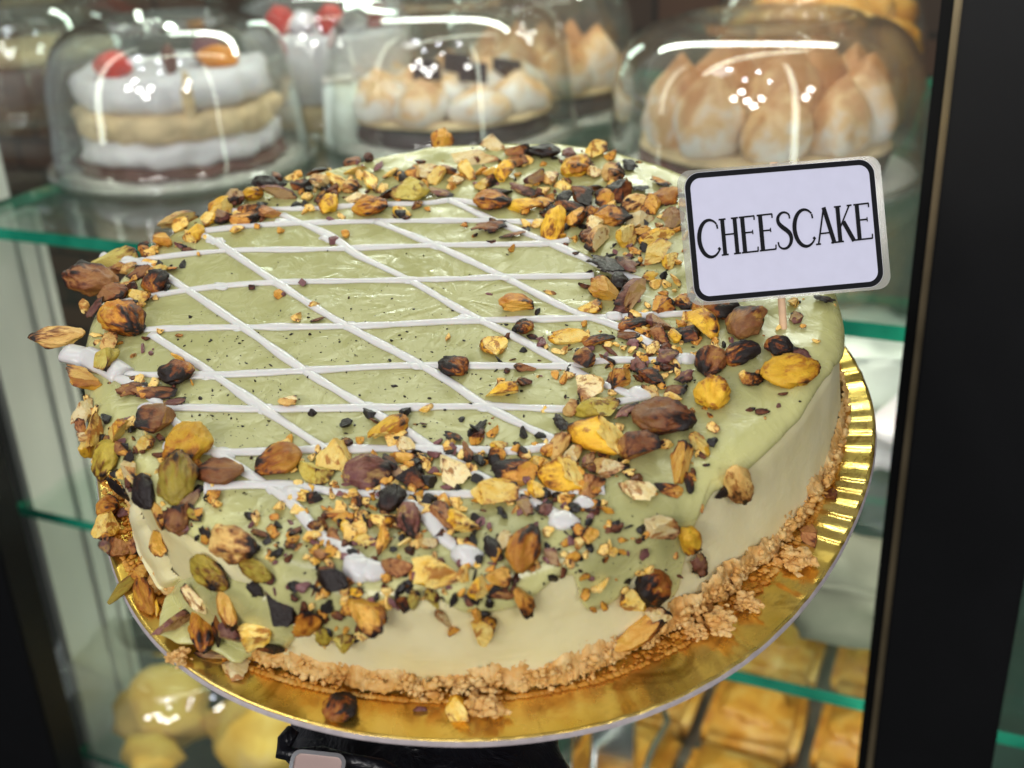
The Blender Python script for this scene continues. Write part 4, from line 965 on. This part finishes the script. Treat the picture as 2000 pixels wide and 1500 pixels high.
for k in range(420):      # larger crumbs within the nut band
    q = rr.choice(bl); px, py = q[0] + rr.gauss(0, 32), q[1] + rr.gauss(0, 24)
    if q[1] > 1300: continue
    tiny(px, py, .0005 + .0011 * rr.random() ** 2, rr.choice((0, 0, 1, 2, 3, 4, 0)), sub=2)
me = bpy.data.meshes.new('nut_crumbs'); stuff_bm.normal_update(); stuff_bm.to_mesh(me); stuff_bm.free()
dm = lambda n, a, b: plain(n, a, .5, 400, .35)
for m_ in (nutmat('roasted_crumb', '#E0AC38', '#F0D488', .32, cs=90), nutmat('orange_crumb', '#B87424', '#DCA848', .38, cs=90), nutmat('brown_crumb', '#4A2A18', '#7A4A2C', .5, cs=90), dm('crumb_purple', '#7A5050', 0), dm('crumb_black', '#1A1410', 0)): me.materials.append(m_)
o = bpy.data.objects.new('nut_crumbs', me); COL.objects.link(o); props(o, 'fine pistachio crumbs and burnt specks strewn over the glaze', 'crumbs', kind='stuff')

# big biscuit crumbs fallen at the right --------------------------------------
for (px, py, s, lb) in ((1555, 1105, .0048, 'lumpy biscuit crumb broken off the crust at the right, the topmost lump'), (1405, 1225, .0050, 'lumpy biscuit crumb broken off the crust, the large one at lower right'), (1355, 1240, .0032, 'small biscuit crumb in the crack of the crust at lower right'), (945, 1392, .0046, 'reddish biscuit crumb on the gold foil at the front centre'), (1460, 1190, .0038, 'biscuit crumb between the two larger lumps at lower right'), (350, 1290, .0030, 'pale biscuit crumb near the board edge at lower left')):
    P, n_, d_ = cast(bdT, px, py); bm = bmesh.new(); r2 = random.Random(px)
    for k in range(110):
        q = Vector((r2.gauss(0, .42), r2.gauss(0, .36), r2.gauss(0, .3))) * s; e_ = s * r2.uniform(.10, .26)
        blob(bm, q + Vector((0, 0, s * .6)), e_ * r2.uniform(1, 1.6), e_, e_ * r2.uniform(.6, 1), rough=.6, freq=1.5, sub=1, seed=k)
    o = obj('biscuit_crumb', bm, M['crust'], smooth=False); o.matrix_world = Matrix.Translation(FR @ P) @ F3.to_4x4(); props(o, lb, 'crumb', 'biscuit crumbs fallen from the crust')

# ------------------------------------------------------------------ name card on its pick
Pk, nk, _ = cast(glT, 1530, 640); Pk = FR @ Pk; Z0 = (Pk - CAM).dot(-CB)
def atd(px, py, d): return CAM + ray(px, py) * d
TL, TR, BRc, BL = atd(1344, 334, Z0 * .985), atd(1736, 304, Z0 * 1.0), atd(1723, 562, Z0 * 1.0), atd(1321, 600, Z0 * .985)
cx = ((TR + BRc) / 2 - (TL + BL) / 2); cy = ((TL + TR) / 2 - (BL + BRc) / 2); Wc, Hc = cx.length, cy.length
cx.normalize(); cy.normalize(); cz = cx.cross(cy).normalized(); cy = cz.cross(cx)
Cc = (TL + TR + BRc + BL) / 4
CM = Matrix(((cx.x, cy.x, cz.x, Cc.x), (cx.y, cy.y, cz.y, Cc.y), (cx.z, cy.z, cz.z, Cc.z), (0, 0, 0, 1)))
sg = empty('name_card', Cc, 'laminated white card with black border reading CHEESCAKE on a pick', 'sign'); sg.matrix_world = CM
def sobj(name, bm, mat, smooth=False):
    me = bpy.data.meshes.new(name); bm.normal_update(); bm.to_mesh(me); bm.free(); me.materials.append(mat)
    for p in me.polygons: p.use_smooth = smooth
    o = bpy.data.objects.new(name, me); COL.objects.link(o); o.parent = sg; return o
def rrect(w_, h_, r, n=8):
    o_ = []
    for sx, sy, a0 in ((1, 1, 0), (-1, 1, 90), (-1, -1, 180), (1, -1, 270)):
        for i in range(n + 1):
            a = math.radians(a0 + 90 * i / n); o_.append((sx * (w_ / 2 - r) + r * math.cos(a), sy * (h_ / 2 - r) + r * math.sin(a)))
    return o_
def slab(pts, z0, z1):
    bm = bmesh.new(); A = [bm.verts.new((x, y, z0)) for x, y in pts]; B = [bm.verts.new((x, y, z1)) for x, y in pts]
    bm.faces.new(A[::-1]); bm.faces.new(B)
    for i in range(len(pts)): j = (i + 1) % len(pts); bm.faces.new((A[i], A[j], B[j], B[i]))
    return bm
def ring_slab(o_, i_, z0, z1):
    bm = bmesh.new(); V = [[bm.verts.new((x, y, z)) for x, y in P_] for P_, z in ((o_, z0), (o_, z1), (i_, z1), (i_, z0))]
    n = len(o_)
    for a, b in ((0, 1), (1, 2), (2, 3), (3, 0)):
        for i in range(n): j = (i + 1) % n; bm.faces.new((V[a][i], V[a][j], V[b][j], V[b][i]))
    return bm
u = Wc / 398.0            # metres per photo pixel on the card
iw, ih = 372 * u, 246 * u
bm = ring_slab(rrect(Wc, Hc, 26 * u), rrect(iw - 2 * u, ih - 2 * u, 29 * u), -.0002, .0002); sobj('laminate_margin', bm, M['lam'])
sobj('paper', slab(rrect(iw, ih, 30 * u), -.00012, .00012), M['paper'])
sobj('border', ring_slab(rrect(iw - 2 * u, ih - 2 * u, 29 * u), rrect(iw - 22 * u, ih - 22 * u, 20 * u), .00013, .00022), M['ink'])
# lettering: polygons in cap-height units, drawn stroke by stroke
LB = bmesh.new(); XO = [0.0]
CAP = 70 * u
def stroke(pts, ws, x0):
    pts = [Vector((x, y, 0)) for x, y in pts]; prev = None
    for i, p in enumerate(pts):
        t_ = (pts[min(i + 1, len(pts) - 1)] - pts[max(i - 1, 0)]).normalized(); n_ = Vector((-t_.y, t_.x, 0)); w_ = ws[i] if isinstance(ws, list) else ws
        zc = .00030 + SL[0] * 1e-6; SL[0] += 0
        a = LB.verts.new(((p.x + n_.x * w_ / 2 + x0) * CAP, (p.y + n_.y * w_ / 2) * CAP, zc)); b = LB.verts.new(((p.x - n_.x * w_ / 2 + x0) * CAP, (p.y - n_.y * w_ / 2) * CAP, zc))
        if prev: LB.faces.new((prev[0], prev[1], b, a))
        prev = (a, b)
    SL[0] += 1
SL = [0]
TH, TN = .125, .046
def serif(x, y, x0, w_=.2): stroke([(x - w_ / 2, y), (x + w_ / 2, y)], TN, x0)
def arc(cx_, cy_, rx, ry, a0, a1, n=26): return [(cx_ + rx * math.cos(math.radians(a0 + (a1 - a0) * i / n)), cy_ + ry * math.sin(math.radians(a0 + (a1 - a0) * i / n))) for i in range(n + 1)]
def C_(x0):
    p = arc(.36, .5, .33, .5, 48, 318); stroke(p, [TN + (TH - TN) * max(0, math.sin(PI * i / 26)) ** 1.2 for i in range(27)], x0); stroke([(.585, .86), (.60, .74)], .05, x0); stroke([(.575, .17), (.63, .22)], .085, x0); return .66
def H_(x0):
    for x in (.1, .47): stroke([(x, 0), (x, 1)], TH * .95 if x < .3 else TH * .95, x0); serif(x, .02, x0, .21); serif(x, .98, x0, .21)
    stroke([(.1, .56), (.47, .56)], TN, x0); return .60
def E_(x0):
    stroke([(.1, 0), (.1, 1)], TH, x0); serif(.06, .02, x0, .12); serif(.06, .98, x0, .12)
    stroke([(.1, .98), (.47, .98)], TN, x0); stroke([(.1, .55), (.38, .55)], TN, x0); stroke([(.1, .02), (.50, .02)], TN, x0)
    stroke([(.46, .98), (.455, .87)], .04, x0); stroke([(.49, .02), (.50, .14)], .04, x0); stroke([(.38, .61), (.38, .49)], .03, x0); return .54
def S_(x0):
    p = [(.44, .80), (.42, .92), (.30, .985), (.18, .96), (.09, .86), (.09, .73), (.17, .62), (.29, .52), (.40, .41), (.44, .27), (.40, .12), (.29, .02), (.16, .01), (.06, .08), (.035, .2)]
    pc = catmull([(a * 100, b * 100) for a, b in p], 4); n = len(pc); stroke([(q.x / 100, q.y / 100) for q in pc], [TN + (TH - TN) * max(0, math.sin(PI * i / (n - 1))) ** 2.2 for i in range(n)], x0); return .53
def A_(x0):
    stroke([(.05, 0), (.30, 1.0)], TN * 1.1, x0); stroke([(.30, 1.0), (.54, 0)], TH, x0); stroke([(.12, .30), (.45, .30)], TN, x0); serif(.05, .02, x0, .15); serif(.54, .02, x0, .2); return .62
def K_(x0):
    stroke([(.1, 0), (.1, 1)], TH, x0); serif(.1, .02, x0, .21); serif(.1, .98, x0, .21)
    stroke([(.14, .42), (.46, .98)], TN, x0); stroke([(.24, .56), (.52, 0)], TH, x0); serif(.46, .98, x0, .15); serif(.53, .02, x0, .17); return .59
adv = 0
for ch in 'CHEESCAKE':
    adv += {'C': C_, 'H': H_, 'E': E_, 'S': S_, 'A': A_, 'K': K_}[ch](adv) + .0
sc = 4.88 / adv
for v in LB.verts: v.co.x = (v.co.x / CAP * sc - 4.88 / 2) * CAP + 2 * u; v.co.y = v.co.y - CAP / 2 + v.co.x * .025 + 0 * u
bmesh.ops.recalc_face_normals(LB, faces=LB.faces[:])
sobj('lettering', LB, M['ink'])
# pick behind the card, into the cake
bm = bmesh.new(); top = CM.inverted() @ atd(1508, 319, Z0 * 1.0); bot = CM.inverted() @ (Pk - NN * .012)
mid = CM.inverted() @ Pk; top.z = -.0016
tube(bm, [bot, mid.lerp(bot, .0), (top + mid) / 2 + Vector((0, 0, -.0003)), top], .00125, 10, 1, Vector((0, 0, 1))); sobj('pick', bm, M['wood'], True)

# ------------------------------------------------------------------ gloved hand under the board
hand = empty('person', BC + Vector((0, 0, -.05)), 'arm of a person in a black disposable glove holding the gold board from below', 'person')
HP = hand.location
wr = atd(830, 1840, .352); W0 = wr - HP
palm = FR @ Vector((.005, -.030, -.019)) - HP; 
sk = bmesh.new()
V = []; E_s = []
def vtx(p, r): V.append((Vector(p), r)); return len(V) - 1
def chain(pts, root=None):
    prev = root
    for p, r in pts:
        i = vtx(p, r)
        if prev is not None: E_s.append((prev, i))
        prev = i
    return prev
pr_ = vtx(palm, .014)
kn = [(-.045, .02), (-.018, .035), (.010, .036), (.036, .026)]
for k, (x, y) in enumerate(kn):
    ln = (.030, .036, .034, .026)[k]; b0 = palm + F3 @ Vector((x * .9, y, .0)); d = Vector((x * .5, 1, 0)).normalized()
    chain([(b0, .0105), (b0 + F3 @ (d * ln + Vector((0, 0, .002))), .0092), (b0 + F3 @ (d * ln * 1.75 + Vector((0, 0, .004))), .0085), (b0 + F3 @ (d * ln * 2.3 + Vector((0, 0, .005))), .0072)], pr_)
b0 = palm + F3 @ Vector((.045, -.012, 0)); chain([(b0, .0125), (b0 + F3 @ Vector((.028, .012, .003)), .011), (b0 + F3 @ Vector((.05, .03, .005)), .0095)], pr_)
w1 = chain([(atd(830, 1400, .392) - HP, .019), (atd(830, 1500, .382) - HP, .019), (atd(830, 1640, .372) - HP, .021)], pr_)
W0 = atd(830, 1640, .372) - HP; fa = atd(830, 2500, .25) - HP
chain([(W0.lerp(fa, .4), .030), (fa, .04)], w1)
me = bpy.data.meshes.new('arm'); me.from_pydata([v[0] for v in V], E_s, [])
o = bpy.data.objects.new('body', me); COL.objects.link(o); o.parent = hand; me.materials.append(M['skin'])
md = o.modifiers.new('skin', 'SKIN'); sv = me.skin_vertices[0].data
for i, (p, r) in enumerate(V): sv[i].radius = (r, r); sv[i].use_root = (i == pr_)
s2 = o.modifiers.new('sub', 'SUBSURF'); s2.levels = 2; s2.render_levels = 2
for p in me.polygons: p.use_smooth = True
md.use_smooth_shade = True
# glove: crumpled sheet sleeve from under the board to its rolled cuff
def PX(px, py, d): return atd(px, py, d) - HP
bm = bmesh.new(); rings = []
rows = [(585, 1090, 1345, .372), (572, 1092, 1400, .368), (566, 1090, 1440, .362), (560, 1088, 1462, .358), (556, 1100, 1478, .355), (600, 1112, 1500, .352), (640, 1130, 1540, .348), (660, 1140, 1600, .343)]
for ri, (xl, xr, y, d) in enumerate(rows):
    ring = []; A_l, A_r = PX(xl, y, d + .022), PX(xr, y, d + .022); c = (A_l + A_r) / 2; ax = (A_r - A_l) / 2; bx = CB * (ax.length * .62)
    for i in range(96):
        a = 2 * PI * i / 96; k = 1 + .05 * noise.noise(Vector((math.cos(a) * 3, math.sin(a) * 3, ri * .9))) * 2 + .035 * math.sin(a * 9 + ri * 1.7 + 2 * noise.noise(Vector((a, ri * .5, 0))))
        ring.append(bm.verts.new(c + ax * math.cos(a) * (1 + (k - 1) * .25) + bx * math.sin(a) * k + CU * .0025 * noise.noise(Vector((a * 3, ri, 5)))))
    rings.append(ring)
for A, B in zip(rings, rings[1:]):
    for i in range(96): j = (i + 1) % 96; bm.faces.new((A[i], A[j], B[j], B[i]))
o = obj('glove', bm, M['glove'], hand); o.location = (0, 0, 0); m1 = o.modifiers.new('s', 'SOLIDIFY'); m1.thickness = .0008; m2 = o.modifiers.new('u', 'SUBSURF'); m2.levels = 2; m2.render_levels = 2
bm = bmesh.new()
tube(bm, [PX(572, 1425, .352), PX(556, 1448, .350), PX(551, 1470, .349), PX(575, 1474, .348), PX(625, 1471, .346), PX(680, 1482, .345), PX(740, 1498, .344), PX(800, 1520, .343)], [.0020, .0026, .0030, .0022, .0018, .0022, .0018, .002], 12)
for v in bm.verts: v.co += Vector((1, 1, 1)) * .0012 * noise.noise(v.co * 180)
obj('glove_cuff', bm, M['glove'], hand)
# watch
wt = empty('wrist_watch', PX(615, 1530, .338) + HP, 'square wrist watch with chrome case and rose face below the glove cuff', 'watch')
wx, wyv = CR, (CU * .9 - CB * .5).normalized(); wz = wx.cross(wyv).normalized()
WM = Matrix(((wx.x, wyv.x, wz.x), (wx.y, wyv.y, wz.y), (wx.z, wyv.z, wz.z))) @ Matrix.Rotation(-.10, 3, 'Z')
def wobj(name, bm, mat):
    for v in bm.verts: v.co = WM @ v.co
    return obj(name, bm, mat, wt, smooth=False)
wobj('case', ring_slab(rrect(.0165, .018, .003), rrect(.0142, .0157, .002), -.002, .0012), M['chrome'])
wobj('face', slab(rrect(.0142, .0157, .002), -.002, .0006), M['watchface'])
bm = bmesh.new(); box(bm, -.006, .006, -.030, -.0095, -.003, -.001); wobj('strap', bm, M['glove'])

# parent.matrix bookkeeping: drop helper keys
scn.render.engine = 'CYCLES'
scn.cycles.transparent_max_bounces = 32; scn.cycles.max_bounces = 10
